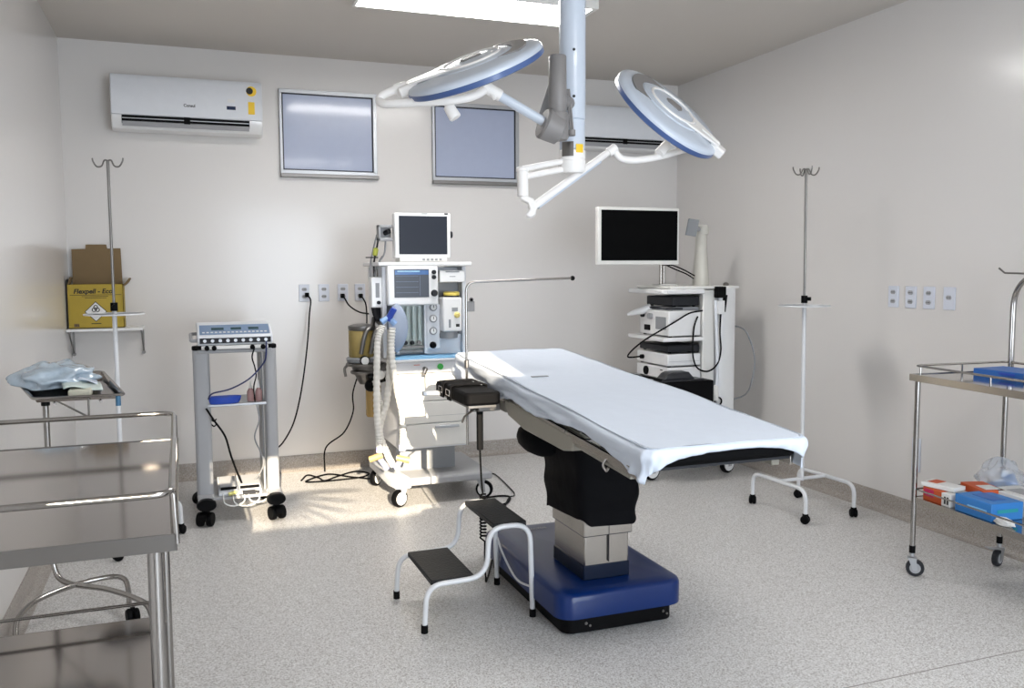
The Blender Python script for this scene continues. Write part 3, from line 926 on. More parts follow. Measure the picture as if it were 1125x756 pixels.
# arm board alongside the head section
ab = MB()
AX0, AX1, AY0, AY1, AZ = 1.135, 1.302, 3.60, 4.10, .905
part('arm_board_plate', MB().box(AX0 + .02, AX1 - .02, AY0 + .02, AY1 - .02, AZ - .012, AZ - .001), M_dsteel, t)
arm = part('arm_board', MB().prism(rrect(AX0, AX1, AY0, AY1, .03), lambda u, v, a: V((u, v, a)), AZ, AZ + .058), M_vinyl, t, bev=.012, label='black padded arm board')
for yy in (3.84, 3.96):
    st = [(AX0 - .006, AZ - .004), (AX0 - .006, AZ + .064), (AX0 + .012, AZ + .072), (AX1 - .012, AZ + .072), (AX1 + .004, AZ + .064), (AX1 + .004, AZ - .004)]
    inn = [(AX1 - .001, AZ - .004), (AX1 - .001, AZ + .059), (AX1 - .015, AZ + .066), (AX0 + .015, AZ + .066), (AX0 - .001, AZ + .059), (AX0 - .001, AZ - .004)]
    part('strap', MB().prism(st + inn, lambda u, v, a: V((u, a, v)), yy - .03, yy + .03), M_cloth, arm)
    part('strap_buckle', MB().tube([(AX0 - .010, yy - .028, AZ + .02), (AX0 - .010, yy + .028, AZ + .02), (AX0 - .010, yy + .028, AZ + .045), (AX0 - .010, yy - .028, AZ + .045)], .003, 6, closed=True), M_chrome, arm)
cl = MB().box(1.24, 1.345, 3.74, 3.79, AZ - .05, AZ - .014).cyl((1.225, 3.765, AZ - .05), (1.225, 3.765, AZ - .012), .018, seg=12)
cl.tube([(1.225, 3.75, AZ - .035), (1.16, 3.70, AZ - .06), (1.145, 3.69, AZ - .085)], .005, 8)
part('arm_board_clamp', cl, M_dsteel, t, bev=.003)
part('arm_board_handle', MB().box(1.045, 1.16, 3.98, 4.01, AZ + .0, AZ + .022), M_alu, t, bev=.004)

# anesthesia screen frame
rx, ry = 1.287, 4.06
pth = fillet([(rx, ry, .64), (rx, ry, 1.437), (1.845, ry, 1.452)], .05, 8)
part('screen_frame', MB().tube(pth, .0062, 10), M_chrome, t)
part('screen_frame_tip', MB().ball((1.852, ry, 1.452), .0125), M_black, t)
part('screen_clamp', MB().box(rx - .012, TX0 - .004, ry - .015, ry + .015, .885, .945).cyl((rx, ry, 1.02), (rx, ry, 1.06), .011, seg=12), M_dsteel, t, bev=.003)
tg = MB().box(rx + .008, rx + .042, ry - .002, ry + .001, 1.295, 1.345).cyl((rx + .026, ry - .002, 1.352), (rx + .026, ry + .001, 1.352), .012, seg=12)
part('frame_tag', tg, M_lgrey, t)
part('frame_tag_pin', MB().ball((rx + .026, ry - .004, 1.352), .007), M_black, t)

# hand control hanging under the arm board
hx, hy = 1.285, 3.86
hc = part('hand_control', MB().prism(rrect(hx - .015, hx + .015, hy - .012, hy + .012, .008), lambda u, v, a: V((u, v, a)), .655, .86), M_black, t, bev=.003)
co = [V((hx, hy, .655)), V((hx + .005, hy, .52)), V((hx + .012, hy, .44))]
path = spline(co, 6)
for k in range(150):
    a = k * 2 * PI / 11; z = .44 - k * .0014
    path.append(V((hx + .012 + .014 * math.cos(a), hy + .014 * math.sin(a), z)))
path += spline([V((hx + .02, hy, .225)), V((hx + .02, hy, .12)), V((hx + .03, hy + .02, .035)), V((hx + .08, hy + .12, .009)), PZ(556, 553, .009), PZ(565, 544, .009), PZ(560, 536, .009), PZ(545, 522, .009), PZ(537, 520, .009)], 8)[1:]
part('coiled_cord', MB().tube(path, .0045, 6), M_black, hc)
loop = [PZ(px, py, .009 + .004 * (i % 2)) for i, (px, py) in enumerate(((528, 549), (540, 556), (556, 553), (560, 546), (548, 545), (530, 548), (518, 553), (520, 560), (534, 560)))]
loop = [V((p.x, p.y, p.z)) for p in loop]
solo('floor_cable', MB().tube(spline(loop, 8), .0065, 8), M_black, 'black cable coiled on the floor behind the two-step stool', 'cable')

# ---------------------------------------------------------------- sheet on the table
W2, L2 = (TX1 - TX0) / 2 + .014, (TY1 - TY0) / 2 + .012
scx, scy = (TX0 + TX1) / 2, (TY0 + TY1) / 2
per = []
rc = .05
def seg_pts(x0, y0, x1, y1, n): return [(x0 + (x1 - x0) * k / n, y0 + (y1 - y0) * k / n) for k in range(n)]
P_ = []
for (cx, cy, a0) in ((W2 - rc, L2 - rc, 0), (-W2 + rc, L2 - rc, PI / 2), (-W2 + rc, -L2 + rc, PI), (W2 - rc, -L2 + rc, 1.5 * PI)):
    arc = [(cx + rc * math.cos(a0 + PI / 2 * k / 12), cy + rc * math.sin(a0 + PI / 2 * k / 12), a0 + PI / 2 * k / 12) for k in range(13)]
    P_.append(arc)
per = []
for i in range(4):
    per += P_[i]
    a = P_[i][-1]; b = P_[(i + 1) % 4][0]
    n = 46 if i in (0, 2) else 150
    for k in range(1, n):
        per.append((a[0] + (b[0] - a[0]) * k / n, a[1] + (b[1] - a[1]) * k / n, a[2]))


def hang(x, y):
    """how far the cloth hangs below the pad edge"""
    fy = (y + L2) / (2 * L2)        # 0 foot, 1 head
    nz = noise.noise(V((x * 3, y * 4, 1.3))) * .018 + noise.noise(V((x * 11, y * 13, 4))) * .006
    if y < -L2 + .03:               # foot end: arched hem over the black pad
        q = x / W2
        return .022 + .062 * abs(q) ** 4 + .012 * (q < 0) * abs(q) + nz * .2
    if y > L2 - .03: return .12 + nz
    left = x < 0
    if left:
        b = .085 + .065 * max(0, min(1, (fy - .55) / .35)) - .03 * math.exp(-((fy - .24) / .10) ** 2) + .03 * math.exp(-(fy / .05) ** 2)
        return b + nz
    return .10 + nz + .02 * math.exp(-(fy / .05) ** 2)


vs = []; fs = []; NP = len(per)
inner = [0, .15, .3, .45, .6, .72, .82, .9, .95, .985]
core = L2 - W2
def topz(x, y):
    w = .010 * noise.noise(V((x * 2.2 + 3, y * 2.0, 0))) + .0025 * noise.noise(V((x * 9, y * 7, 2)))
    return w
for f in inner:
    for (x, y, a) in per:
        yc = max(-core, min(core, y)); X_ = x * f; Y_ = yc + (y - yc) * f
        vs.append(TP(scx + X_, scy + Y_, topz(X_, Y_) - .002 + .002 * (1 - f)))
re = .022
lev = [.0, .010, .020, .030, .042, .055, .07, .085, .10, .12, .14, .165, .19]
NL = 14
for j in range(NL):
    for k, (x, y, a) in enumerate(per):
        hmax = hang(x, y) + re * .55
        e = hmax * j / (NL - 1)
        nx, ny = math.cos(a), math.sin(a)
        th = min(e / re, PI / 2)
        out = re * math.sin(th); dn = re * (1 - math.cos(th)) + max(0, e - re * PI / 2)
        s = k * .02
        drop = min(1, e / .05)
        fy = (y + L2) / (2 * L2)
        side = abs(nx)
        # long sagging folds on the sides, short gathers at the foot corners
        wr = .021 * noise.noise(V((y * 2.0 + e * 24, x, e * 18 + 5))) + .010 * noise.noise(V((y * 5 - e * 34, x, e * 26)))
        if y < -L2 + .12: wr = .008 * math.sin(k * .9 + e * 40) * noise.noise(V((k * .12, 0, 3))) * 1.8 + .004 * noise.noise(V((k * .6, e * 20, 0)))
        if nx < -.5: wr += .016 * min(1, e / .06) * math.exp(-((fy - .93) / .13) ** 2) * (1 - .5 * e / hmax) + .010 * math.sin(e * 55 + fy * 9) * min(1, e / .04) * .7
        tuck = -.012 * (e / hmax) ** 3 if y < -L2 + .1 else 0
        o_ = out + wr * drop + tuck
        vs.append(TP(scx + x + nx * (o_ - re * .7), scy + y + ny * (o_ - re * .7), -.002 - dn + topz(x, y) * (1 - drop)))
R_ = len(inner) + NL
for i in range(R_ - 1):
    for k in range(NP):
        l = (k + 1) % NP; fs.append((i * NP + k, i * NP + l, (i + 1) * NP + l, (i + 1) * NP + k)[::-1])
mb = MB().add(vs, fs)
sh = solo('bed_sheet', mb, M_sheet, 'white fitted sheet covering the operating table', 'sheet', origin=(scx, scy, .95), flat=True)
bmt = sh.data
bmt.polygons.foreach_set('use_smooth', [True] * len(bmt.polygons))
import bmesh
bm_ = bmesh.new(); bm_.from_mesh(bmt); bmesh.ops.remove_doubles(bm_, verts=bm_.verts, dist=1e-5); bmesh.ops.recalc_face_normals(bm_, faces=bm_.faces); bm_.to_mesh(bmt); bm_.free()
md = sh.modifiers.new('solid', 'SOLIDIFY'); md.thickness = .0025; md.offset = -1
sl = TP(1.52, 3.60, .001)
part('sheet_mark', MB().obb(TP(1.49, 3.62, .0025), (1, 0, 0), (0, 1, .06), (0, 0, 1), .04, .008, .0012), M_mgrey, sh, label='grey mark on the sheet')

# ================================================================== TWO-STEP STOOL
t = thing('step_stool', 'two-step stool with black treads and white tube legs left of the operating table', 'step stool', (1.12, 3.64, 0))
SY0, SY1 = 3.425, 3.845
for yy in (SY0, SY1):
    x0 = .892 if yy == SY0 else .872
    xe = 1.374 if yy == SY0 else 1.360
    pth = fillet([(x0, yy, .02), (x0 + .012, yy, .197), (1.165, yy, .205), (1.178, yy, .412), (xe - .012, yy, .412), (xe, yy, .02)], [.07, .085, .07, .08], 8)
    part('side_tube', MB().tube(pth, .0115, 12), M_whitem, t)
    for x in (x0, xe):
        part('rubber_foot', MB().cyl((x, yy, 0), (x, yy, .035), .0145, seg=14), M_black, t)
part('lower_tread', MB().box(.925, 1.115, SY0 + .008, SY1 - .008, .192, .214), M_steps, t, bev=.004)
part('upper_tread', MB().box(1.200, 1.350, SY0 + .008, SY1 - .008, .402, .424), M_steps, t, bev=.004)
br = spline([(1.372, SY0, .13), (1.35, SY0 + .1, .125), (1.35, SY0 + .2, .14), (1.355, SY1 - .08, .19), (1.362, SY1, .23)], 6)
part('brace', MB().tube(br, .005, 8), M_whitem, t)
# ================================================================== ELECTROSURGICAL TROLLEY (left of the anesthesia machine)
t = thing('instrument_trolley', 'grey two-post trolley carrying an electrosurgical unit by the back wall', 'trolley', (.275, 5.62, 0))
YE = 5.5
CXL, CXR = .092, .487
PW = {CXL: .047, CXR: .036}
for x in (CXL, CXR):
    part('post', MB().prism(rrect(x - PW[x], x + PW[x], 5.46, 5.53, .024), lambda u, v, a: V((u, v, a)), .14, 1.03), M_grey, t)
    part('post_cap', MB().prism(rrect(x - PW[x] - .003, x + PW[x] + .003, 5.456, 5.536, .024), lambda u, v, a: V((u, v, a)), 1.03, 1.055), M_black, t, bev=.006)
    part('rear_post', MB().box(x - .015, x + .015, 5.80, 5.83, .14, 1.0), M_mgrey, t)
part('back_panel', MB().box(CXR - .052, CXR - .042, 5.53, 5.80, .14, 1.0).box(CXL + .042, CXL + .046, 5.53, 5.56, .14, 1.0), M_mgrey, t)
part('top_shelf', MB().box(CXL - .02, CXR + .01, 5.44, 5.86, 1.012, 1.034), M_grey, t, bev=.004)
part('middle_shelf', MB().box(CXL + .03, CXR - .03, 5.46, 5.84, .690, .706), M_alu, t, bev=.003)
for x in (CXL, CXR):
    fb = MB().prism([(5.36, .105), (5.35, .13), (5.36, .158), (5.48, .168), (5.86, .165), (5.92, .15), (5.93, .105)], lambda u, v, a: V((a, u, v)), x - .045, x + .045)
    part('foot_beam', fb, M_grey, t, bev=.008)
    part('foot_end', MB().prism([(.055 * math.cos(2 * PI * k / 24), .034 * math.sin(2 * PI * k / 24)) for k in range(24)], lambda u, v, a: V((x + u, a, .132 + v)), 5.325, 5.375), M_black, t)
part('base_plate', MB().box(CXL, CXR, 5.42, 5.86, .135, .152), M_grey, t, bev=.003)
for x, y, yw in ((CXL - .002, 5.385, 1.2), (CXR, 5.385, 1.9), (CXL - .01, 5.88, .4), (CXR, 5.88, .6)):
    caster(t, x, y, .042, yw, top=.11, w=.052, fork=M_black, tyre=M_black, twin=True)
for px, py in ((230, 468), (232, 472)):
    p = PY(px, py, 5.55)
part('cable_hook', MB().tube(spline([V((CXL + .04, 5.5, .62)), V((CXL + .06, 5.49, .60)), V((CXL + .075, 5.485, .615))], 5), .004, 6), M_black, t)
part('cable_hook', MB().tube(spline([V((CXL + .04, 5.5, .59)), V((CXL + .06, 5.49, .57)), V((CXL + .075, 5.485, .585))], 5), .004, 6), M_black, t)
# the electrosurgical unit
u = thing('electrosurgical_unit', 'silver electrosurgical generator with a sloping blue control panel on top of the trolley', 'medical device', (.28, 5.6, 1.035))
x0, x1 = .075, .500
prf = [(5.42, 1.062), (5.40, 1.085), (5.41, 1.118), (5.55, 1.176), (5.84, 1.176), (5.84, 1.062)]
part('case', MB().prism(prf, lambda a, b, c: V((c, a, b)), x0, x1), M_lplas, u, bev=.006)
part('feet', MB().box(x0 + .05, x0 + .08, 5.45, 5.48, 1.035, 1.063).box(x1 - .08, x1 - .05, 5.45, 5.48, 1.035, 1.063).box(x0 + .05, x0 + .08, 5.78, 5.81, 1.035, 1.063).box(x1 - .08, x1 - .05, 5.78, 5.81, 1.035, 1.063), M_black, u)
sl = V((0, .14, .058)).normalized(); nn_ = V((0, -sl.z, sl.y))
def onp(x, a, h=.001): return V((x, 5.41, 1.118)) + sl * a + nn_ * h
pn = part('control_panel', MB().obb(onp((x0 + x1) / 2, .078, .001), (1, 0, 0), sl, nn_, (x1 - x0) / 2 - .014, .062, .002), mat('slate blue panel', (.16, .24, .38), .3), u)
for a, b in ((.12, .19), (.23, .29), (.33, .39)):
    part('display', MB().obb(onp(x0 + (a + b) / 2 - .04, .085, .004), (1, 0, 0), sl, nn_, (b - a) / 2, .014, .0012), mat('device display', (.02, .06, .07), .2), pn)
bt = MB()
for k in range(16):
    bt.obb(onp(x0 + .035 + k * .0235, .038, .004), (1, 0, 0), sl, nn_, .007, .006, .0012)
part('panel_buttons', bt, M_paper, pn)
fp = part('socket_strip', MB().box(x0 + .012, x1 - .012, 5.399, 5.404, 1.074, 1.106), M_dgrey, u)
sk = MB()
for k in range(9):
    xx = x0 + .04 + k * .043
    sk.cyl((xx, 5.400, 1.09), (xx, 5.394, 1.09), .010, seg=12)
part('output_sockets', sk, M_alu, fp)
part('side_handle', MB().tube(fillet([(x0, 5.44, 1.09), (x0 - .035, 5.44, 1.09), (x0 - .035, 5.60, 1.12), (x0, 5.60, 1.12)], .025, 6), .010, 10), M_grey, u)
part('front_lip', MB().box(x0 + .02, x1 - .03, 5.385, 5.42, 1.040, 1.060), M_paper, u, bev=.003)
for xx in (x0 + .05, x0 + .09, x1 - .12, x1 - .06):
    part('plug', MB().cyl((xx, 5.375, 1.047), (xx, 5.39, 1.05), .014, seg=12), M_black, u)
# cables of the unit
m = MB()
m.tube(spline([(.46, 5.38, 1.08), (.455, 5.37, 1.0), (.44, 5.38, .95), (.36, 5.40, .86), (.25, 5.42, .80), (.15, 5.44, .775), (.125, 5.46, .74)], 8), .0048, 8)
part('blue_black_cable', m, mat('dark blue cable', (.02, .03, .12), .45), u)
part('cable', MB().tube(spline([(.39, 5.38, 1.04), (.375, 5.37, .99), (.39, 5.40, .93), (.40, 5.44, .87), (.385, 5.45, .80), (.39, 5.455, .71)], 8), .0042, 8), M_black, u)
part('pedal_cable', MB().tube(spline([(.11, 5.43, .69), (.15, 5.42, .62), (.21, 5.42, .52), (.24, 5.44, .40), (.27, 5.47, .30), (.30, 5.52, .21), (.31, 5.56, .19)], 8), .0062, 8), M_black, u)
part('cable', MB().tube(spline([(.40, 5.455, .69), (.41, 5.44, .60), (.38, 5.43, .50), (.41, 5.44, .41), (.43, 5.46, .33), (.40, 5.52, .24), (.36, 5.58, .19)], 8), .0045, 8), M_mgrey, u)
# blue kidney dish and two small bottles on the middle shelf
kd = [(0, .0), (.02, -.016), (.07, -.022), (.13, -.018), (.168, -.004), (.185, .022), (.165, .05), (.12, .058), (.06, .055), (.01, .045), (-.01, .02)]
kd = [(a, b) for a, b in kd]
kk = MB()
def kp(s, z): return [V((.125 + .0875 + (a - .0875) * s, 5.485 + (b - .018) * s, z)) for a, b in kd]
rg_ = [kp(.86, .707), kp(.98, .722), kp(1.04, .748), kp(1.0, .750), kp(.90, .728), kp(.70, .716)]
n_ = len(kd); vs = [p for r in rg_ for p in r]; fs = []
for i in range(5):
    for k in range(n_):
        l = (k + 1) % n_; fs.append((i * n_ + k, i * n_ + l, (i + 1) * n_ + l, (i + 1) * n_ + k))
fs += [tuple(range(n_))[::-1], tuple(5 * n_ + k for k in range(n_))]
solo('kidney_dish', kk.add(vs, fs), M_pblue, 'deep blue plastic dish lying on the middle shelf of the electrosurgical trolley', 'dish')
b0 = None
for i, (bx_, lab) in enumerate(((.370, 'small pinkish bottle on the middle trolley shelf, left one of two'), (.418, 'small pinkish bottle on the middle trolley shelf, right one of two'))):
    if b0 is None:
        b0 = thing('bottle', lab, 'bottle', (bx_, 5.52, .7065), group='small bottles on the trolley shelf')
        part('bottle_body', MB().lathe([(.019, 0), (.021, .004), (.021, .058), (.014, .074), (.008, .080), (.007, .09)], (0, 0, 0), seg=16), mat('pinkish liquid bottle', (.55, .33, .32), .25, trans=.3), b0, local=True)
        part('bottle_tip', MB().lathe([(.009, .080), (.007, .092), (.0028, .128)], (0, 0, 0), seg=12), M_paper, b0, local=True)
        b0['_'] = 1; del b0['_']
    else:
        b1 = copy_tree(b0); b1.location = (bx_, 5.52, .7065); b1['label'] = lab
# foot pedal unit with pale cords on the trolley base
u = thing('foot_pedal', 'pale foot pedal unit with coiled cords lying on the trolley base', 'foot pedal', (.28, 5.6, .153))
part('pedal_base', MB().prism([(5.44, .153), (5.44, .168), (5.50, .180), (5.66, .215), (5.70, .215), (5.70, .153)], lambda a, b, c: V((c, a, b)), .165, .415), M_lplas, u, bev=.004)
for xa, xb in ((.172, .275), (.285, .408)):
    part('pedal', MB().obb(V(((xa + xb) / 2, 5.565, .208)), (1, 0, 0), V((0, .16, .035)), V((0, -.035, .16)), (xb - xa) / 2, .075, .006), M_grey, u, bev=.004)
    part('pedal_edge', MB().obb(V(((xa + xb) / 2, 5.487, .187)), (1, 0, 0), V((0, .16, .035)), V((0, -.035, .16)), (xb - xa) / 2 - .006, .006, .007), M_black, u)
part('yellow_plug', MB().cyl((.22, 5.42, .166), (.27, 5.43, .175), .011, seg=10), mat('pale yellow plug', (.70, .66, .20), .4), u)
part('dark_plug', MB().box(.30, .375, 5.41, 5.44, .160, .178).cyl((.375, 5.425, .17), (.40, 5.42, .165), .008, seg=8), M_dgrey, u, bev=.003)
for i, (cx_, rr_) in enumerate(((.25, .06), (.32, .075), (.39, .055))):
    pp = [V((cx_ + rr_ * math.cos(a_), 5.375 - .015 * math.sin(a_ * .5) + .012 * i, .165 - rr_ * .62 * math.sin(a_) - .02)) for a_ in [PI * k / 14 for k in range(15)]]
    pp = [V((cx_ + rr_, 5.46, .165))] + pp + [V((cx_ - rr_, 5.46, .166))]
    part('cord', MB().tube(spline(pp, 3), .0038, 6), M_paper, u)
part('antenna_rod', MB().tube([V((.27, 5.6, .21)), V((.268, 5.6, .33))], .0018, 6), M_dsteel, u)

# ================================================================== ANESTHESIA MACHINE
YA = 5.42
t = thing('anesthesia_machine', 'white anesthesia machine with screen, flow tubes and drawers by the back wall', 'anesthesia machine', (1.5, 5.7, 0))
ax0, ax1 = 1.262, 1.715
yb = 5.98
# base
bs = MB().box(1.245, 1.870, 5.36, 6.05, .125, .175)
part('base_plate', bs, M_grey, t, bev=.012)
part('base_corner', MB().prism([(1.215, 5.33), (1.32, 5.33), (1.32, 5.41), (1.27, 6.05), (1.19, 6.05), (1.19, 5.45)], lambda u, v, a: V((u, v, a)), .118, .182), M_lplas, t, bev=.014)
for x, y, yw in ((1.262, 5.37, .5), (1.805, 5.40, 2.6), (1.235, 5.98, .8), (1.80, 5.98, 2.2)):
    caster(t, x, y, .057, yw, top=.125, w=.036, fork=M_grey, tyre=M_black, hub=M_white, hubr=.72)
part('lower_recess', MB().box(ax0 + .02, ax1 - .03, 5.60, yb, .175, .36), M_mgrey, t)
part('cabinet', MB().box(ax0, ax1, YA + .012, yb, .35, .925), M_lplas, t, bev=.006)
drawers = []
for i, (za, zb) in enumerate(((.362, .510), (.515, .655), (.660, .838))):
    d = part('drawer', MB().box(ax0 + .004, ax1 - .004, YA - .006, YA + .014, za, zb), M_plas, t, bev=.005)
    zc = zb - .022 if i < 2 else zb - .02
    if i == 0: part('drawer_handle', MB().box(1.50, 1.66, YA - .016, YA - .004, zc - .008, zc + .008), M_alu, d, bev=.003)
    if i == 1: part('drawer_seam', MB().box(ax0 + .01, ax1 - .01, YA - .0068, YA - .004, za + .045, za + .047), M_grey, d)
    drawers.append(d)
part('front_panel', MB().box(ax0 - .03, ax1 + .03, YA - .02, YA + .05, .842, .915), M_lplas, t, bev=.008)
part('green_button', MB().cyl((1.533, YA - .021, .880), (1.533, YA - .032, .880), .019, seg=20), M_green, t)
kp_ = part('oxygen_outlet', MB().cyl((1.43, YA - .02, .87), (1.43, YA - .055, .868), .014, seg=14).cyl((1.43, YA - .05, .868), (1.41, YA - .075, .84), .012, seg=12), M_dsteel, t)
part('panel_logo', MB().box(1.36, 1.40, YA - .0215, YA - .019, .893, .897), M_orange, t)
part('worktop', MB().box(ax0 - .04, ax1 + .06, YA - .03, 5.72, .915, .932), M_lplas, t, bev=.005)
part('worktop_mat', MB().box(ax0 - .02, ax1 + .02, YA - .022, 5.66, .9325, .940), M_lblue, t)
part('pull_handle', MB().tube(fillet([(ax1 + .03, YA, .79), (ax1 + .09, YA - .02, .79), (ax1 + .09, YA - .02, .76)], .02), .012, 8), M_alu, t)
# upper body
yu = 5.56
part('upper_back', MB().box(1.20, 1.752, yu + .10, yb, .932, 1.515), M_lplas, t, bev=.006)
part('side_wall', MB().box(1.196, 1.225, yu - .02, yb, .932, 1.52), M_lplas, t, bev=.004)
part('side_wall', MB().box(1.735, 1.762, yu - .0, yb, .932, 1.52), M_lplas, t, bev=.004)
part('top_shelf', MB().box(1.165, 1.785, 5.50, 6.0, 1.522, 1.548), M_white, t, bev=.006)
# screen unit
a = RY(425, 292, 482, 335, 5.50)
sc = part('screen_housing', MB().box(a[0], a[1], 5.50, 5.68, a[2], a[3]), M_white, t, bev=.010)
a = RY(433, 296, 471.5, 326.5, 5.498)
part('screen', MB().box(a[0], a[1], 5.4975, 5.502, a[2], a[3]), mat('blue grey display', (.02, .026, .04), .3, emit=(.25, .32, .5), estr=.02), sc)
sw = a[1] - a[0]; sh_ = a[3] - a[2]
part('screen_header', MB().box(a[0] + .004, a[1] - .004, 5.4965, 5.500, a[3] - .035, a[3] - .006), mat('display blue header', (.015, .06, .18), .2, emit=(.1, .35, .9), estr=.10), sc)
part('screen_header_line', MB().box(a[0] + .02, a[1] - .06, 5.496, 5.500, a[3] - .017, a[3] - .009), mat('display light text', (.2, .4, .55), .2, emit=(.5, .8, 1), estr=.12), sc)
gl = MB()
for k in range(4):
    gl.box(a[0] + .01, a[1] - .07, 5.4965, 5.500, a[2] + .03 + k * .035, a[2] + .032 + k * .035)
gl.box(a[1] - .06, a[1] - .058, 5.4965, 5.5, a[2] + .01, a[3] - .04)
part('screen_grid', gl, mat('display dim lines', (.10, .13, .2), .3, emit=(.4, .5, .7), estr=.08), sc)
for px, py, r in ((476.5, 299, .014), (476.5, 304.5, .014), (477, 322, .022)):
    p = PY(px, py, 5.5)
    part('dial', MB().lathe([(r, 0), (r, .012), (r * .8, .02)], (p.x, 5.5, p.z), (0, -1, 0), 16), M_dgrey, sc)
# right upper drawer, vaporizer
a = RY(483, 297, 511, 310, 5.52)
dd = part('storage_drawer', MB().box(a[0], a[1], 5.52, 5.66, a[2], a[3]), M_white, t, bev=.006)
part('drawer_slot', MB().box(a[0] + .04, a[1] - .04, 5.518, 5.522, a[3] - .014, a[3] - .006), M_mgrey, dd)
part('printed_mark', MB().box((a[0] + a[1]) / 2 - .02, (a[0] + a[1]) / 2 + .02, 5.5188, 5.521, a[2] + .035, a[2] + .04), M_mgrey, dd)
a = RY(483, 310.5, 505, 360, 5.60)
part('recess_panel', MB().box(a[0], a[1] + .03, 5.645, 5.658, .95, a[3]), M_mgrey, t)
a = RY(486.5, 327, 508, 364, 5.47)
vp = part('vaporizer', MB().box(a[0], a[1], 5.47, 5.60, a[2], a[3]), M_white, t, bev=.010)
c_ = PY(496, 325, 5.54)
part('vaporizer_cap', MB().lathe([(.050, a[3]), (.052, a[3] + .02), (.050, a[3] + .035)], (c_.x, 5.54, 0), seg=20), M_dgrey, vp)
part('vaporizer_band', MB().lathe([(.052, a[3] + .012), (.053, a[3] + .026), (.048, a[3] + .036)], (c_.x, 5.54, 0), seg=20), mat('yellow vaporizer band', (.75, .60, .12), .4), vp)
part('vaporizer_base', MB().lathe([(.06, a[2] - .045), (.062, a[2] - .02), (.055, a[2] + .002)], ((a[0] + a[1]) / 2 - .01, 5.54, 0), seg=20), M_mgrey, vp)
p = PY(502, 346, 5.468)
part('yellow_star_knob', MB().lathe([(.020, 0), (.020, .012), (.010, .022)], (p.x, 5.47, p.z), (0, -1, 0), 8), mat('yellow knob', (.80, .65, .20), .4), vp)
for px0, py0, px1, py1, mm in ((496.5, 338, 503, 342, M_mgrey), (493, 351, 495.5, 360, M_mgrey), (501, 356, 505, 359, M_ink)):
    q = RY(px0, py0, px1, py1, 5.4685)
    part('vaporizer_marking', MB().box(q[0], q[1], 5.4685, 5.472, q[2], q[3]), mm, vp)
# flowmeter block
a = RY(437, 334, 466, 388, 5.56)
fm = part('flowmeter_block', MB().box(a[0], a[1], 5.60, 5.66, a[2], a[3]), mat('pale green backing', (.62, .68, .65), .3), t)
part('flowmeter_frame', MB().box(a[0] - .012, a[0], 5.54, 5.66, a[2], a[3]).box(a[1], a[1] + .018, 5.54, 5.66, a[2], a[3]).box(a[0], a[1], 5.54, 5.66, a[3] - .01, a[3]), M_lplas, t)
for k in range(4):
    xx = a[0] + .025 + k * (a[1] - a[0] - .05) / 3
    part('flow_tube', MB().cyl((xx, 5.572, a[2] + .09), (xx, 5.572, a[3] - .02), .011, seg=12), M_glass, fm)
    part('flow_scale', MB().box(xx - .003, xx + .003, 5.590, 5.602, a[2] + .10, a[3] - .03), M_paper, fm)
for k in range(3):
    xx = a[0] + .05 + k * .045
    part('flow_knob', MB().lathe([(.013, 0), (.015, .012), (.012, .028)], (xx, 5.585, a[2] + .07), (0, -1, 0), 12), (M_dgrey, M_dgrey, M_dsteel)[k], fm)
part('gas_manifold', MB().box(a[0] + .005, a[1] - .005, 5.555, 5.62, a[2] + .035, a[2] + .05).box(a[0] + .005, a[1] - .005, 5.57, 5.62, a[2] + .005, a[2] + .022), M_dsteel, fm)
a = RY(467.5, 334, 484, 383, 5.54)
gp = part('gauge_panel', MB().box(a[0], a[1], 5.54, 5.62, a[2], a[3] - .004), M_lplas, t, bev=.005)
for py, mm in ((337.5, M_pblue), (350, M_green), (363.5, M_pblue)):
    p = PY(475.5, py, 5.54)
    part('gauge', MB().lathe([(.024, 0), (.026, .012), (.022, .016)], (p.x, 5.54, p.z), (0, -1, 0), 20), M_mgrey, gp)
    part('gauge_face', MB().cyl((p.x, 5.5235, p.z), (p.x, 5.521, p.z), .018, seg=20), M_paper, gp)
    part('gauge_needle', MB().box(p.x - .002, p.x + .002, 5.519, 5.5215, p.z - .004, p.z + .014), M_ink, gp)
p = PY(475.5, 379, 5.54)
part('selector_knob', MB().lathe([(.022, 0), (.022, .014), (.014, .03)], (p.x, 5.54, p.z), (0, -1, 0), 16), M_black, gp)
part('lower_panel', MB().box(1.50, 1.735, 5.60, 5.66, .94, 1.07), M_lplas, t, bev=.004)
# left: module with slot, gas hoses, absorber, bag, hoses
a = RY(407.5, 304.5, 422, 338, 5.55)
md_ = part('suction_module', MB().box(a[0], a[1], 5.55, 5.64, a[2], a[3]), M_white, t, bev=.006)
q = RY(412.5, 311, 417, 327, 5.549)
part('module_window', MB().box(q[0], q[1], 5.5485, 5.552, q[2], q[3]), M_mgrey, md_)
p = PY(416, 332.5, 5.548)
part('module_knob', MB().cyl((p.x, 5.55, p.z), (p.x, 5.535, p.z), .012, seg=12), M_dgrey, md_)
part('module_bracket', MB().box(a[1] - .002, 1.21, 5.60, 5.63, a[2] + .05, a[2] + .09), M_grey, t)
a = RY(385.5, 359, 412, 393, 5.60)
ab_ = part('absorber_canister', MB().lathe([(.075, a[2]), (.082, a[2] + .01), (.082, a[3] - .03), (.075, a[3] - .02)], ((a[0] + a[1]) / 2, 5.66, 0), seg=28), mat('amber canister', (.48, .36, .12), .18, trans=.35), t)
part('canister_lid', MB().lathe([(.084, a[3] - .028), (.088, a[3] - .018), (.088, a[3] + .0), (.05, a[3] + .012)], ((a[0] + a[1]) / 2 + .005, 5.66, 0), seg=28), M_dsteel, ab_)
acx = (a[0] + a[1]) / 2
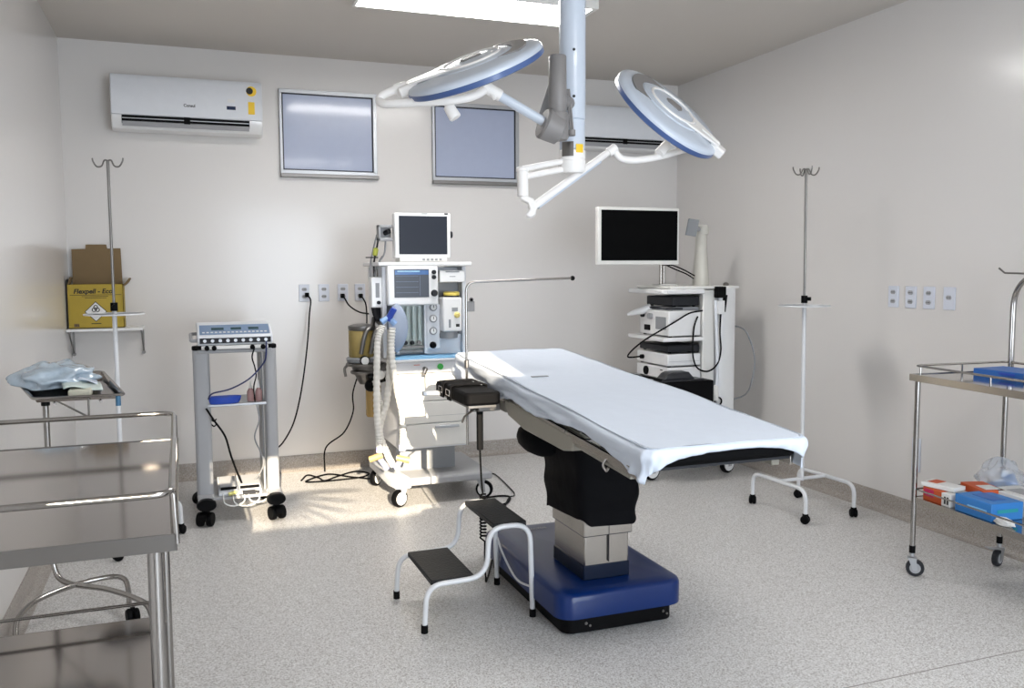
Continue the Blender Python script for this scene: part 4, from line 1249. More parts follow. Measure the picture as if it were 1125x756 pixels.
part('canister_base', MB().lathe([(.07, a[2] - .035), (.095, a[2] - .028), (.10, a[2] - .005), (.09, a[2] + .004)], (acx, 5.66, 0), seg=28), M_mgrey, ab_)
for k, dx in enumerate((-.02, .04)):
    part('valve_tube', MB().tube(spline([(acx + dx, 5.57, a[2] + .03), (acx + dx + .03, 5.56, a[3] - .04), (acx + dx + .08, 5.60, a[3] - .0), (1.16, 5.64, a[3] + .05)], 6), .014, 10), M_dsteel, t)
part('pressure_gauge', MB().lathe([(.030, 0), (.032, .03), (.028, .034)], (acx + .0, 5.575, a[2] - .012), (0, -1, 0), 20), M_black, ab_)
part('pressure_gauge_face', MB().cyl((acx, 5.5405, a[2] - .012), (acx, 5.538, a[2] - .012), .025, seg=20), M_paper, ab_)
# bracket ring of the absorber arm
z_ = PY(385, 402, 5.55).z
br = MB().ring((acx + .015, 5.62, z_), (0, 0, 1), .115, .010, 32, 8).ring((acx + .02, 5.62, z_ - .05), (0, 0, 1), .09, .012, 32, 8)
br.lathe([(.05, z_ - .13), (.085, z_ - .06), (.10, z_ - .02), (.10, z_ - .005)], (acx + .03, 5.64, 0), seg=20)
part('absorber_bracket', br, M_dsteel, t)
part('absorber_arm', MB().box(acx, 1.262, 5.70, 5.78, z_ - .06, z_ - .01), M_dsteel, t, bev=.005)
part('release_lever', MB().tube(spline([(acx - .10, 5.60, z_), (acx - .125, 5.58, z_ - .02), (acx - .12, 5.57, z_ - .07)], 5), .009, 8), M_dsteel, t)
part('valve_body', MB().cyl((acx + .02, 5.53, z_ - .095), (acx + .12, 5.53, z_ - .075), .035, seg=16).ball((acx + .03, 5.53, z_ - .13), .04), M_black, t)
part('flow_sensor', MB().cyl((acx + .085, 5.52, z_ - .06), (acx + .085, 5.48, z_ - .06), .028, seg=18), M_paper, t)
z2 = PY(410, 426, 5.6).z; z3 = PY(410, 459, 5.6).z
cx2 = PY(411, 440, 5.64).x
part('lower_canister', MB().lathe([(.044, z3), (.050, z3 + .01), (.050, z2), (.044, z2 + .01)], (cx2, 5.66, 0), seg=24), mat('honey canister', (.62, .42, .15), .2, trans=.3), t)
# light blue breathing bag
bgc = PY(436, 360, 5.46)
bag = MB()
rings = []
NB = 14
for i in range(NB + 1):
    f = i / NB; z = 1.285 - f * .31
    w = .062 * math.sin(PI * min(1, f * 1.02)) ** .55 * (1 - .1 * f) + .006; d_ = w * .5
    rings.append([V((bgc.x + w * math.cos(a_) + .01 * math.sin(f * 3), 5.47 + d_ * math.sin(a_), z)) for a_ in [2 * PI * k / 20 for k in range(20)]])
vs = [p for r in rings for p in r]; fs = []
for i in range(NB):
    for k in range(20):
        l = (k + 1) % 20; fs.append((i * 20 + k, i * 20 + l, (i + 1) * 20 + l, (i + 1) * 20 + k)[::-1])
fs += [tuple(range(20)), tuple(NB * 20 + k for k in range(20))[::-1]]
part('breathing_bag', bag.add(vs, fs), mat('grey blue rubber bag', (.36, .42, .54), .45), t)
# breathing hoses
yp = PY(428, 350, 5.40)
ypc = MB().tube([PY(426, 352, 5.38), PY(433, 339, 5.36)], .020, 12)
part('y_connector', ypc, M_pblue, t)
part('y_piece', MB().tube([PY(419, 354, 5.38), PY(427, 349, 5.38), PY(434, 356, 5.38)], .021, 10), mat('sky blue connector', (.30, .48, .80), .35), t)


def hose(pts, r, name='breathing_hose', m_=None):
    path = spline(pts, 26)
    # ribbed: radius oscillates along the path
    n = len(path)
    return part(name, MB().tube(path, lambda q: r * (1 + .10 * math.sin(q * n * 1.6)), 12), m_ or M_hose, t)


hose([PY(420, 358, 5.38), PY(415, 375, 5.37), PY(414, 410, 5.36), PY(414, 450, 5.34), PY(416, 480, 5.32), PY(417, 496, 5.30)], .021)
hose([PY(431, 360, 5.37), PY(430, 385, 5.36), PY(434, 420, 5.34), PY(442, 455, 5.32), PY(443, 480, 5.30), PY(442, 494, 5.29)], .021)
hose([PY(429, 362, 5.40), PY(428, 400, 5.40), PY(425, 440, 5.38), PY(417, 472, 5.37), PY(425, 498, 5.36), PY(432, 512, 5.36)], .021)
hose([PY(412, 418, 5.46), PY(417, 440, 5.42), PY(421, 455, 5.40), PY(415, 480, 5.38)], .018)
for px, py, ya in ((417, 496, 5.30), (442, 494, 5.29)):
    p = PY(px, py, ya)
    part('hose_cuff', MB().cyl(p + V((0, 0, .028)), p - V((0, 0, .006)), .022, seg=14), mat('pale violet cuff', (.48, .50, .80), .4), t)
for (a0, a1) in (((406, 505), (420, 500)), ((436, 503), (450, 506))):
    part('elbow_connector', MB().tube([PY(a0[0], a0[1], 5.30), PY(a1[0], a1[1], 5.28)], .020, 10), mat('tan connector', (.48, .32, .13), .4), t)
for (a0, a1) in (((418, 505), (425, 515)), ((441, 504), (435, 515))):
    part('blue_fitting', MB().tube([PY(a0[0], a0[1], 5.30), PY(a1[0], a1[1], 5.32)], .017, 10), mat('pale violet cuff', (.48, .50, .80), .4), t)
# side column of hoses up to the wall mount
for i, (pts, r, mm) in enumerate((([(411, 337, 5.62), (413, 345, 5.6), (416, 350, 5.6), (418, 338, 5.62)], .022, M_dgrey),
                                  ([(407, 304, 5.66), (407, 290, 5.70), (410, 275, 5.75), (414, 258, 5.75)], .006, M_mgrey),
                                  ([(411, 304, 5.66), (411, 288, 5.70), (414, 272, 5.75), (416, 262, 5.75)], .006, M_dgrey),
                                  ([(415, 304, 5.66), (416, 290, 5.68), (420, 282, 5.72)], .007, M_dsteel))):
    part('gas_hose', MB().tube(spline([PY(*q) for q in pts], 6), r, 8), mm, t)
p = PY(412.5, 277, 5.73)
part('yellow_hose_tag', MB().lathe([(.006, -.03), (.016, -.02), (.017, .02), (.006, .03)], p, (.2, 0, 1), 10), mat('yellow tag', (.65, .68, .10), .5), t)
part('hose_bar', MB().box(PY(402, 284, 5.68).x, PY(415, 284, 5.68).x, 5.67, 5.69, 1.575, 1.582), M_dgrey, t)
# patient monitor
u = thing('patient_monitor', 'white patient monitor with a dark screen standing on the anesthesia machine', 'monitor', (1.5, 5.62, 1.549))
YM = 5.56
a = RY(433, 233.5, 495.5, 283.5, YM)
mw = a[1] - a[0]
fn = lambda u_, v_, k_: V((u_, k_, v_))
part('housing', MB().box(a[0], a[1], YM, YM + .07, a[2], a[3]).box(a[0] + .03, a[1] - .03, YM + .07, YM + .13, a[2] + .01, a[3] - .03), M_white, u, bev=.008)
q = RY(438, 237, 491.5, 279.5, YM - .001)
part('screen', MB().box(q[0], q[1], YM - .002, YM + .001, q[2], q[3]), mat('grey blank display', (.020, .024, .036), .35, spec=.2), u)
b0_ = RY(436, 283.5, 494, 287.5, YM)
lowz = 1.5495
lp = part('foot', MB().box(a[0] + .03, a[1] - .03, YM - .01, YM + .12, lowz, a[2] + .002), M_plas, u, bev=.004)
bt = MB()
for k in range(5):
    p = PY(465.5 + k * 4.6, 284.5, YM - .01); bt.box(p.x - .008, p.x + .008, YM - .013, YM - .009, lowz + .008, lowz + .02)
part('buttons', bt, M_mgrey, lp)
p = PY(490, 235.3, YM); part('status_lamp', MB().box(p.x - .012, p.x + .012, YM - .002, YM + .001, p.z - .004, p.z + .004), M_dgrey, u)
p = PY(466, 235, YM); part('printed_mark', MB().box(p.x - .02, p.x + .02, YM - .001, YM + .001, p.z - .003, p.z + .003), M_grey, u)
p = PY(496.5, 258, YM + .03); part('side_knob', MB().cyl((a[1] - .004, YM + .03, p.z), (a[1] + .016, YM + .03, p.z), .022, seg=16), M_dgrey, u)
# module rack left of the monitor
a2 = RY(415.5, 247, 433, 265, YM + .06)
mr = MB().box(a2[0], a[0] + .006, YM + .05, YM + .12, a2[2], a2[2] + .022).box(a2[0], a[0] + .006, YM + .05, YM + .12, a2[3] - .018, a2[3]).box(a2[0], a2[0] + .012, YM + .05, YM + .12, a2[2], a2[3]).box(a2[0], a[0], YM + .10, YM + .12, a2[2], a2[3])
part('module_rack', mr, M_grey, u, bev=.003)
part('module_latch', MB().cyl(((a2[0] + a2[1]) / 2, YM + .098, (a2[2] + a2[3]) / 2), ((a2[0] + a2[1]) / 2 + .02, YM + .06, (a2[2] + a2[3]) / 2 + .012), .016, seg=10), M_dgrey, u)
part('sensor_cable', MB().tube(spline([V((a2[0] + .05, YM + .08, a2[2] - .0)), V((a2[0] + .04, YM + .08, 1.60)), V((a2[0] + .0, YM + .1, 1.53)), V((1.155, YM + .1, 1.40))], 6), .006, 8), M_mgrey, u)
# ================================================================== VIDEO TOWER
YT = 5.35
t = thing('video_tower', 'white endoscopy tower trolley in the back right corner behind the operating table', 'equipment tower', (3.42, 5.62, 0))
tx0, tx1, ty0, ty1 = 3.16, 3.70, 5.35, 5.84
part('side_panel', MB().box(3.452, 3.70, 5.345, 5.40, .15, 1.345).box(3.452, 3.70, 5.80, 5.85, .15, 1.345), M_plas, t, bev=.008)
part('cable_channel', MB().prism([(3.575, 5.335), (3.60, 5.318), (3.69, 5.318), (3.715, 5.335), (3.715, 5.35), (3.575, 5.35)], lambda u, v, a: V((u, v, a)), .14, 1.36), M_white, t, bev=.004)
part('cable_groove', MB().box(3.545, 3.572, 5.338, 5.346, .14, 1.33), M_grey, t)
part('back_panel', MB().box(3.66, 3.715, 5.36, 5.84, .12, 1.36), M_plas, t, bev=.006)
part('top_shelf', MB().prism([(3.13, 5.37), (3.16, 5.335), (3.46, 5.335), (3.46, 5.86), (3.13, 5.86)], lambda u, v, a: V((u, v, a)), 1.318, 1.352), M_white, t, bev=.008)
part('top_cap', MB().prism([(3.20, 5.37), (3.46, 5.33), (3.745, 5.33), (3.745, 5.86), (3.20, 5.86)], lambda u, v, a: V((u, v, a)), 1.352, 1.372), M_plas, t, bev=.006)
for z in (.985, .70 - .02, .42):
    part('shelf', MB().box(3.0 if z < .5 else 3.13, 3.46, 5.18 if z < .5 else 5.34, 5.86, z, z + .028), M_white, t, bev=.006)
part('shelf', MB().box(3.13, 3.70, 5.34, 5.86, .155, .185), M_white, t, bev=.006)
part('frame_post', MB().box(3.44, 3.47, 5.80, 5.84, .14, 1.33), M_plas, t)
for x, y, yw in ((3.10, 5.40, .2), (3.73, 5.40, .3), (3.10, 5.82, .4), (3.73, 5.82, .2)):
    part('leg_block', MB().box(min(x, 3.4) - .02, max(x, 3.4) + .02, y - .03, y + .03, .155, .185), M_white, t, bev=.006)
    caster(t, x, y, .070, yw, top=.155, w=.036, fork=M_grey, tyre=M_black, hub=M_white, hubr=.76)
# arm post and monitor
yv = 5.62
pc = PY(770, 290, yv)
part('arm_post', MB().lathe([(.062, 1.372), (.062, 1.40), (.055, 1.50), (.045, 1.62), (.042, 1.74), (.036, 1.76)], (pc.x, yv, 0), seg=24), mat('cream plastic', (.62, .60, .54), .4), t)
part('arm_post_joint', MB().lathe([(.036, 1.74), (.045, 1.75), (.045, 1.80), (.036, 1.815)], (pc.x + .01, yv, 0), seg=20), mat('cream plastic', (.62, .60, .54), .4), t)
q0 = PY(760.5, 250, yv - .06)
tiltx = V((.92, -.1, -.12)).normalized(); tilty = V((.25, .05, 1)).normalized()
part('control_display', MB().obb(q0, tiltx, tiltx.cross(tilty), tilty, .042, .008, .062), M_mgrey, t, bev=.003, label='small tilted grey display')
part('display_symbol', MB().obb(q0 + tiltx.cross(tilty) * -.010, tiltx, tiltx.cross(tilty), tilty, .026, .002, .030), M_grey, t)
part('display_bracket', MB().tube([q0 + V((.02, .02, 0)), V((pc.x, yv, 1.78))], .018, 10), M_grey, t)
p2 = PY(727.5, 300, 5.62)
part('monitor_stem', MB().cyl((p2.x - .012, 5.62, 1.372), (p2.x - .012, 5.62, 1.545), .012, seg=12).cyl((p2.x + .012, 5.62, 1.372), (p2.x + .012, 5.62, 1.545), .009, seg=12), M_steel, t)
part('monitor_stem_base', MB().box(p2.x - .05, p2.x + .09, 5.56, 5.68, 1.372, 1.384), M_plas, t, bev=.004)
u = part('monitor_cable', MB().tube(spline([PY(728, 291, 5.60), PY(740, 292, 5.60), PY(752, 297, 5.6), PY(763, 303, 5.6)], 6), .005, 8).tube(spline([PY(729, 290, 5.61), PY(742, 296, 5.6), PY(754, 301, 5.6), PY(762, 306, 5.6)], 6), .005, 8), M_black, t)
YV = 5.50
u = thing('video_monitor', 'large flat white-framed video monitor with a black screen on the endoscopy tower', 'monitor', (2.9, YV, 1.5))
cs_ = [PY(657, 228, YV), PY(746.5, 228, YV), PY(746.5, 290, YV), PY(657, 292, YV)]
x0, x1 = cs_[0].x, cs_[1].x; z1 = (cs_[0].z + cs_[1].z) / 2; z0 = (cs_[2].z + cs_[3].z) / 2
part('frame', MB().box(x0, x1, YV, YV + .045, z0, z1), M_plas, u, bev=.006)
part('screen', MB().box(x0 + .026, x1 - .016, YV - .002, YV + .002, z0 + .03, z1 - .02), M_screen, u)
part('rear_cover', MB().box(x0 + .12, x1 - .1, YV + .045, YV + .085, z0 + .05, z1 - .05), M_plas, u, bev=.006)
part('mount', MB().box(p2.x - .05, p2.x + .05, YV + .08, 5.645, 1.545, 1.62), M_grey, u, bev=.004)
# power adapter and cables on the side panel
ca = PY(790, 338, 5.32)
part('power_adapter', MB().box(ca.x - .03, ca.x + .025, 5.285, 5.337, ca.z - .045, ca.z + .05), M_white, t, bev=.004)
part('power_strip', MB().box(ca.x - .035, ca.x + .04, 5.29, 5.335, ca.z + .07, ca.z + .15), M_black, t, bev=.006)
part('adapter_plug', MB().cyl((ca.x + .03, 5.31, ca.z - .03), (ca.x + .045, 5.31, ca.z + .09), .016, seg=10), M_black, t)
cb = [PY(px, py, 5.30) for px, py in ((792, 344), (791, 365), (792, 385), (788, 400), (778, 408), (767, 405), (762, 395), (761, 380), (766, 360), (770, 348))]
cb[-1].y = cb[-2].y = 5.34
part('hanging_cable', MB().tube(spline(cb), .006, 8), M_black, t)
part('hose', MB().tube(spline([PY(786, 330, 5.315), PY(787, 360, 5.31), PY(788, 400, 5.31), PY(787, 440, 5.31)], 6), .012, 8), M_lplas, t)
part('hose_connector', MB().lathe([(.02, 0), (.022, .02), (.018, .1), (.012, .11)], (PY(786, 440, 5.31).x, 5.31, PY(786, 440, 5.31).z), seg=14), M_plas, t)
part('hose_clamp', MB().ring(PY(789, 441, 5.30), (0, 1, 0), .028, .006, 18, 6), M_black, t)
ct = [PY(805, 356, 5.6), PY(814, 360, 5.42), PY(824, 374, 5.38), PY(829, 395, 5.36), PY(826, 418, 5.36), PY(818, 434, 5.42), PY(806, 441, 5.5)]
ct[0].x = ct[-1].x = 3.714
part('hanging_cable', MB().tube(spline(ct), .006, 8), M_mgrey, t)
part('top_lock', MB().lathe([(.02, 1.372), (.022, 1.385), (.012, 1.395)], (3.69, 5.42, 0), seg=12), M_dsteel, t)


def device(name, label, x0, x1, y0, y1, z0, z1, m_, cat='medical device', bev=.008, group=None):
    u = thing(name, label, cat, ((x0 + x1) / 2, (y0 + y1) / 2, z0), group=group)
    part('case', MB().box(x0, x1, y0, y1, z0 + .008, z1), m_, u, bev=bev)
    f = MB()
    for a in (x0 + .03, x1 - .03):
        for b in (y0 + .03, y1 - .03): f.cyl((a, b, z0), (a, b, z0 + .01), .012, seg=10)
    part('feet', f, M_black, u)
    return u


dx0, dx1, dy0, dy1 = 3.185, 3.445, 5.36, 5.80
u = device('video_recorder', 'dark grey slim box on the upper tower shelf, above the white light source', dx0 + .04, dx1, dy0 + .02, dy1 - .05, 1.225, 1.30, M_dgrey)
u = device('light_source', 'white light source with a small grey display on the upper tower shelf', dx0, dx1, dy0, dy1 - .02, 1.014, 1.20, M_white)
part('display', MB().box(dx0 - .003, dx0 + .003, 5.40, 5.54, 1.065, 1.155), M_mgrey, u)
part('front_socket', MB().box(dx0 - .008, dx0 + .002, 5.62, 5.70, 1.05, 1.09), M_black, u, bev=.003)
part('knob', MB().cyl((dx0, 5.72, 1.16), (dx0 - .02, 5.72, 1.16), .018, seg=14), M_dgrey, u)
part('light_port', MB().cyl((dx0, 5.60, 1.155), (dx0 - .03, 5.60, 1.155), .02, seg=14), M_alu, u)
part('top_tray', MB().box(dx0 + .04, dx1 - .0, dy0 + .03, dy1 - .1, 1.201, 1.2245), M_mgrey, u)
ch = thing('camera_handpiece', 'white camera handpiece with cable lying at the front of the upper tower shelf', 'camera handpiece', (3.16, 5.70, 1.205))
hp_ = [PX(688, 348, 3.05), PX(697, 345, 3.08), PX(707, 343, 3.13), PX(716, 341, 3.2)]
ch_m = MB().tube([V((3.06, 5.74, 1.16)), V((3.10, 5.72, 1.175)), V((3.16, 5.70, 1.19)), V((3.22, 5.68, 1.215))], lambda q: .010 + .018 * min(1, q * 1.6), 14)
part('handpiece', ch_m, M_white, ch)
part('camera_cable', MB().tube(spline([V((3.20, 5.68, 1.226)), V((3.26, 5.55, 1.238)), V((3.33, 5.46, 1.238)), V((3.40, 5.42, 1.238))], 6).copy() if False else spline([V((3.20, 5.68, 1.215)), V((3.23, 5.52, 1.214)), V((3.20, 5.40, 1.216)), V((3.30, 5.37, 1.214))], 6), .006, 8), M_dgrey, ch)
u = device('video_processor', 'dark slim video processor on the middle tower shelf, topmost of three', dx0 + .0, dx1, dy0 + .01, dy1 - .02, .900, .955, M_dgrey)
u = device('image_processor', 'white image processor on the middle tower shelf, under the dark slim one', dx0 - .01, dx1, dy0 - .005, dy1, .803, .895, M_white)
part('front_port', MB().cyl((dx0 - .01, 5.70, .852), (dx0 - .035, 5.70, .852), .016, seg=12), M_black, u)
cable = [PX(688, 388, 3.12), PX(697, 380, 3.1), PX(715, 372, 3.15), PX(735, 360, 3.17)]
cbp = spline([V((dx0 - .035, 5.70, .852)), V((3.08, 5.76, .845)), V((3.08, 5.70, .90)), V((3.12, 5.58, .985)), V((3.15, 5.42, 1.06)), V((3.22, 5.325, 1.13)), V((3.32, 5.31, 1.185)), V((3.43, 5.32, 1.20))], 8)
part('patch_cable', MB().tube(cbp, .006, 8), M_black, u)
part('side_seam', MB().box(dx0, dx1 - .01, dy0 - .0065, dy0 - .004, .842, .844), M_grey, u)
u = device('camera_control_unit', 'white control unit with round black socket, lowest of three on the middle tower shelf', dx0 - .012, dx1, dy0 - .008, dy1, .7085, .800, M_white)
part('round_socket', MB().cyl((dx0 - .012, 5.65, .756), (dx0 - .022, 5.65, .756), .032, seg=20), M_black, u)
part('button', MB().box(dx0 - .015, dx0 - .010, 5.42, 5.45, .775, .782), M_dgrey, u)
# black printer below
u = thing('printer', 'black printer with an open tray on the lower tower shelf', 'printer', (3.3, 5.55, .449))
part('case', MB().box(3.02, 3.45, 5.19, 5.33, .4485, .722).box(3.02, 3.43, 5.32, 5.74, .4485, .655), M_black, u, bev=.010)
part('lid', MB().prism([(5.20, .722), (5.21, .735), (5.32, .735), (5.33, .722)], lambda a, b, c: V((c, a, b)), 3.04, 3.38), mat('printer black', (.015, .016, .02), .3), u, bev=.006)
part('scanner_hood', MB().prism([(3.06, .735), (3.10, .775), (3.13, .785), (3.26, .785), (3.31, .735)], lambda a, b, c: V((a, c, b)), 5.21, 5.32), mat('printer black', (.015, .016, .02), .3), u, bev=.006)
part('output_tray', MB().prism([(2.84, .775), (2.86, .785), (3.05, .745), (3.05, .730)], lambda a, b, c: V((a, c, b)), 5.21, 5.32), M_black, u, bev=.003)

# ================================================================== RIGHT STAINLESS TROLLEY
import mathutils
t = thing('instrument_trolley', 'stainless steel two-shelf trolley with blue boxes beside the right wall', 'trolley', (3.272, 3.235, 0), rz=math.radians(-5.0) + math.radians(0))
# local frame: x to the wall, y away from camera (negative towards it)
WT, LT = .545, .90
zt, zl = .985, .385
def lb(mb, x0, x1, y0, y1, z0, z1): return mb.box(x0, x1, y0, y1, z0, z1)
part('top_shelf', MB().box(-.012, WT, -LT, .012, zt - .008, zt), M_steelp, t, local=True, bev=.002)
e = MB().box(-.016, -.008, -LT, .014, zt - .028, zt + .004).box(-.012, WT, .008, .014, zt - .028, zt + .004).box(WT - .004, WT + .002, -LT, .014, zt - .028, zt + .004).box(-.012, WT, -LT - .006, -LT, zt - .028, zt + .004)
part('shelf_edge', e, M_steel, t, local=True)
part('lower_shelf', MB().box(.012, WT - .012, -LT + .02, -.008, zl, zl + .006), M_steelp, t, local=True)
e = MB().box(.008, .014, -LT + .02, -.004, zl - .022, zl + .008).box(.012, WT - .012, -.010, -.004, zl - .022, zl + .008).box(.012, WT - .012, -LT + .014, -LT + .02, zl - .022, zl + .008)
part('shelf_edge', e, M_steel, t, local=True)
for x, y in ((.012, -.012), (WT - .012, -.012), (.012, -LT + .018), (WT - .012, -LT + .018)):
    part('leg', MB().cyl((x, y, .125), (x, y, zt - .008), .0125, seg=16), M_chrome, t, local=True)
    part('leg_socket', MB().cyl((x, y, .115), (x, y, .150), .0145, seg=14), M_black, t, local=True)
    caster(t, x, y, .042, 2.5 if x < .2 else .4, top=.118, w=.026, fork=M_alu, tyre=M_dgrey, hub=M_grey, hubr=.6, local=True)
part('brake_pedal', MB().obb((WT - .07, -.03, .100), (1, 0, -.15), (0, 1, 0), (.15, 0, 1), .035, .016, .003), M_alu, t, local=True)
zr = zt + .045
rl = fillet([(.02, -.01, zr), (.0, -.01, zr), (.0, -LT + .01, zr), (WT - .01, -LT + .01, zr), (WT - .01, -.01, zr)], .03, 5)
rl = fillet([(0.0, -.35, zr), (0, -.004, zr), (WT - .01, -.004, zr), (WT - .01, -LT + .01, zr), (0, -LT + .01, zr), (0, -.36, zr)], .03, 5)
part('guard_rail', MB().tube(rl[:-1], .0055, 8, closed=True), M_chrome, t, local=True)
for x, y in ((0.0, -.04), (0, -.46), (0, -LT + .04), (WT - .01, -.04), (WT - .01, -LT + .04), (WT / 2, -.004)):
    part('rail_post', MB().cyl((x, y, zt - .004), (x, y, zr), .004, seg=8), M_chrome, t, local=True)
zr2 = zl + .045
rl2 = fillet([(.014, -.35, zr2), (.014, -.010, zr2), (WT - .02, -.010, zr2), (WT - .02, -LT + .024, zr2), (.014, -LT + .024, zr2), (.014, -.36, zr2)], .02, 4)
part('lower_guard_rail', MB().tube(rl2[:-1], .0045, 8, closed=True), M_chrome, t, local=True)
hx_ = WT + .005
hp = fillet([(hx_, -.02, zt - .06), (hx_, -.02, 1.455), (hx_, -.50, 1.475), (hx_, -.50, zt - .06)], .16, 10)
part('hoop_frame', MB().tube(hp, .0125, 12).tube([q + V((-.022, -.012, -.004)) for q in hp], .008, 10), M_chrome, t, local=True)
part('hoop_hook', MB().tube([(hx_ - .02, .06, 1.492), (hx_ - .008, .035, 1.468), (hx_ - .002, -.18, 1.462)], .005, 8), M_dsteel, t, local=True)
TM = WM[t.name]
def TL(x, y, z): return TM @ V((x, y, z))
# things on it
def tbx(x0, x1, y0, y1, z0, z1, rz=0):
    """box in trolley coordinates, turned by rz about its centre"""
    c = V(((x0 + x1) / 2, (y0 + y1) / 2, 0)); m_ = MB().box(x0, x1, y0, y1, z0, z1)
    R = Matrix.Rotation(rz, 4, 'Z')
    m_.v = [TM @ (c + R @ (p - c)) for p in m_.v]
    return m_


c0 = TL(.36, -.16, zt)
u = thing('glove_box', 'flat dark blue carton on the top shelf of the right trolley', 'box', c0)
a_, b_ = PZ(1068, 404, zt), PZ(1114, 408, zt)
part('carton', tbx(.27, .47, -.34, -.08, zt + .001, zt + .034, .12), M_boxblue, u, bev=.002)
part('label_patch', tbx(.2685, .2700, -.20, -.10, zt + .006, zt + .028, .0), M_lblue, u)
part('printed_stripe', tbx(.2685, .2700, -.32, -.23, zt + .018, zt + .028, .0), M_pblue, u)
# crumpled white cloth
def lump(name, c, sx, sy, sz, m_, label, cat, amp=.25, seed=0, freq=3.0, seg=28, rings=18, flat_base=True, lobes=0, **k):
    mb = MB().ball((0, 0, 0), 1, 1, 1, 1, seg, rings)
    out = []
    for p in mb.v:
        d = p.normalized()
        n1 = noise.noise(d * freq + V((seed, 0, 0))); n2 = noise.noise(d * freq * 2.7 + V((0, seed, 3)))
        n3 = abs(noise.noise(d * freq * 1.6 + V((5, seed, 0))))
        q = d * (1 + amp * n1 + amp * .6 * n2 - amp * .8 * n3)
        z = q.z * sz
        if flat_base: z = max(z, -sz * .55) + sz * .55
        out.append(V((c[0] + q.x * sx, c[1] + q.y * sy, c[2] + z)))
    mb.v = out
    o = solo(name, mb, m_, label, cat, origin=c, sub=1, **k)
    o.data.attributes.remove(o.data.attributes['sharp_edge']) if 'sharp_edge' in o.data.attributes else None
    return o


cw = TL(.30, -.44, zt + .001)
lump('cloth', cw, .065, .085, .035, M_paper, 'crumpled white cloth beside the blue carton on the top shelf of the right trolley', 'cloth', .4, 3)
zs = zl + .0065
# carton with orange and white print
u = thing('medicine_box', 'orange and white carton on the lower shelf of the right trolley, nearest its back leg', 'box', TL(.09, -.14, zs))
part('carton', tbx(.03, .15, -.17, -.05, zs, zs + .062), M_orange, u, bev=.002)
part('white_end', tbx(.0285, .151, -.225, -.1705, zs, zs + .060), M_paper, u, bev=.002)
part('printed_mark', tbx(.0275, .0290, -.215, -.205, zs + .01, zs + .045), M_ink, u)
part('printed_mark', tbx(.0275, .0290, -.198, -.188, zs + .01, zs + .045), M_ink, u)
part('red_panel', tbx(.0285, .0300, -.12, -.06, zs + .02, zs + .055), mat('magenta print', (.5, .02, .1), .5), u)
u = thing('medicine_box', 'white carton tipped on top of the orange carton, lower shelf of the right trolley', 'box', TL(.09, -.10, zs + .065))
mb = tbx(.04, .13, -.20, -.03, zs + .064, zs + .084, .25); part('carton', mb, M_paper, u, bev=.002)
part('orange_panel', tbx(.05, .12, -.10, -.05, zs + .0845, zs + .086, .25), M_orange, u)
u = thing('medicine_box', 'small bright orange carton behind the blue carton, lower shelf of the right trolley', 'box', TL(.24, -.16, zs))
part('carton', tbx(.17, .28, -.30, -.12, zs, zs + .085, -.2), M_orange, u, bev=.002)
part('white_panel', tbx(.19, .26, -.28, -.2, zs + .0855, zs + .087, -.2), M_paper, u)
u = thing('glove_box', 'bright blue glove carton at the front of the lower shelf of the right trolley', 'box', TL(.1, -.36, zs))
part('carton', tbx(.028, .20, -.465, -.255, zs, zs + .078, .0), M_boxblue2, u, bev=.003)
part('opening_slot', tbx(.08, .15, -.42, -.30, zs + .0785, zs + .080), M_boxblue, u)
part('printed_stripe', tbx(.0265, .0280, -.44, -.33, zs + .03, zs + .045), M_lblue, u)
part('printed_stripe', tbx(.06, .17, -.4675, -.4655, zs + .035, zs + .05), mat('teal print', (.02, .3, .35), .5), u)
u = thing('glove_box', 'white carton behind the bright blue carton, lower shelf of the right trolley', 'box', TL(.3, -.36, zs))
part('carton', tbx(.225, .40, -.46, -.24, zs, zs + .085, .0), M_paper, u, bev=.003)
part('side_print', tbx(.27, .36, -.4620, -.4603, zs + .025, zs + .05), M_grey, u)
part('top_slot', tbx(.27, .35, -.40, -.30, zs + .0855, zs + .087), M_grey, u)
pb_ = TL(.38, -.32, zs + .0885)
bagw = lump('plastic_bag', TL(.40, -.14, zs + .001), .12, .11, .12, mat('clear crinkled plastic', (.62, .66, .72), .12, coat=.5, noise_amt=.1, nscale=9, bump=.8, bscale=16, alpha=.42), 'clear plastic bag of blue packs at the back of the right trolley lower shelf', 'plastic bag', .35, 9, 2.6)
for a_, b_, c_, rz_ in ((.34, -.16, .045, .5), (.42, -.10, .05, -.4), (.40, -.19, .095, .9)):
    bx__ = MB().obb((0, 0, 0), (math.cos(rz_), math.sin(rz_), .3), (-math.sin(rz_), math.cos(rz_), 0), (-.3, 0, 1), .045, .028, .014)
    oo = TL(a_, b_, zs + c_); bx__.v = [p + oo for p in bx__.v]
    part('blue_pack', bx__, M_boxblue2, bagw, bev=.006)
lump('tissue', TL(.045, -.52, zs + .001), .022, .05, .022, M_paper, 'crumpled white tissue in front of the bright blue carton', 'tissue', .4, 5)

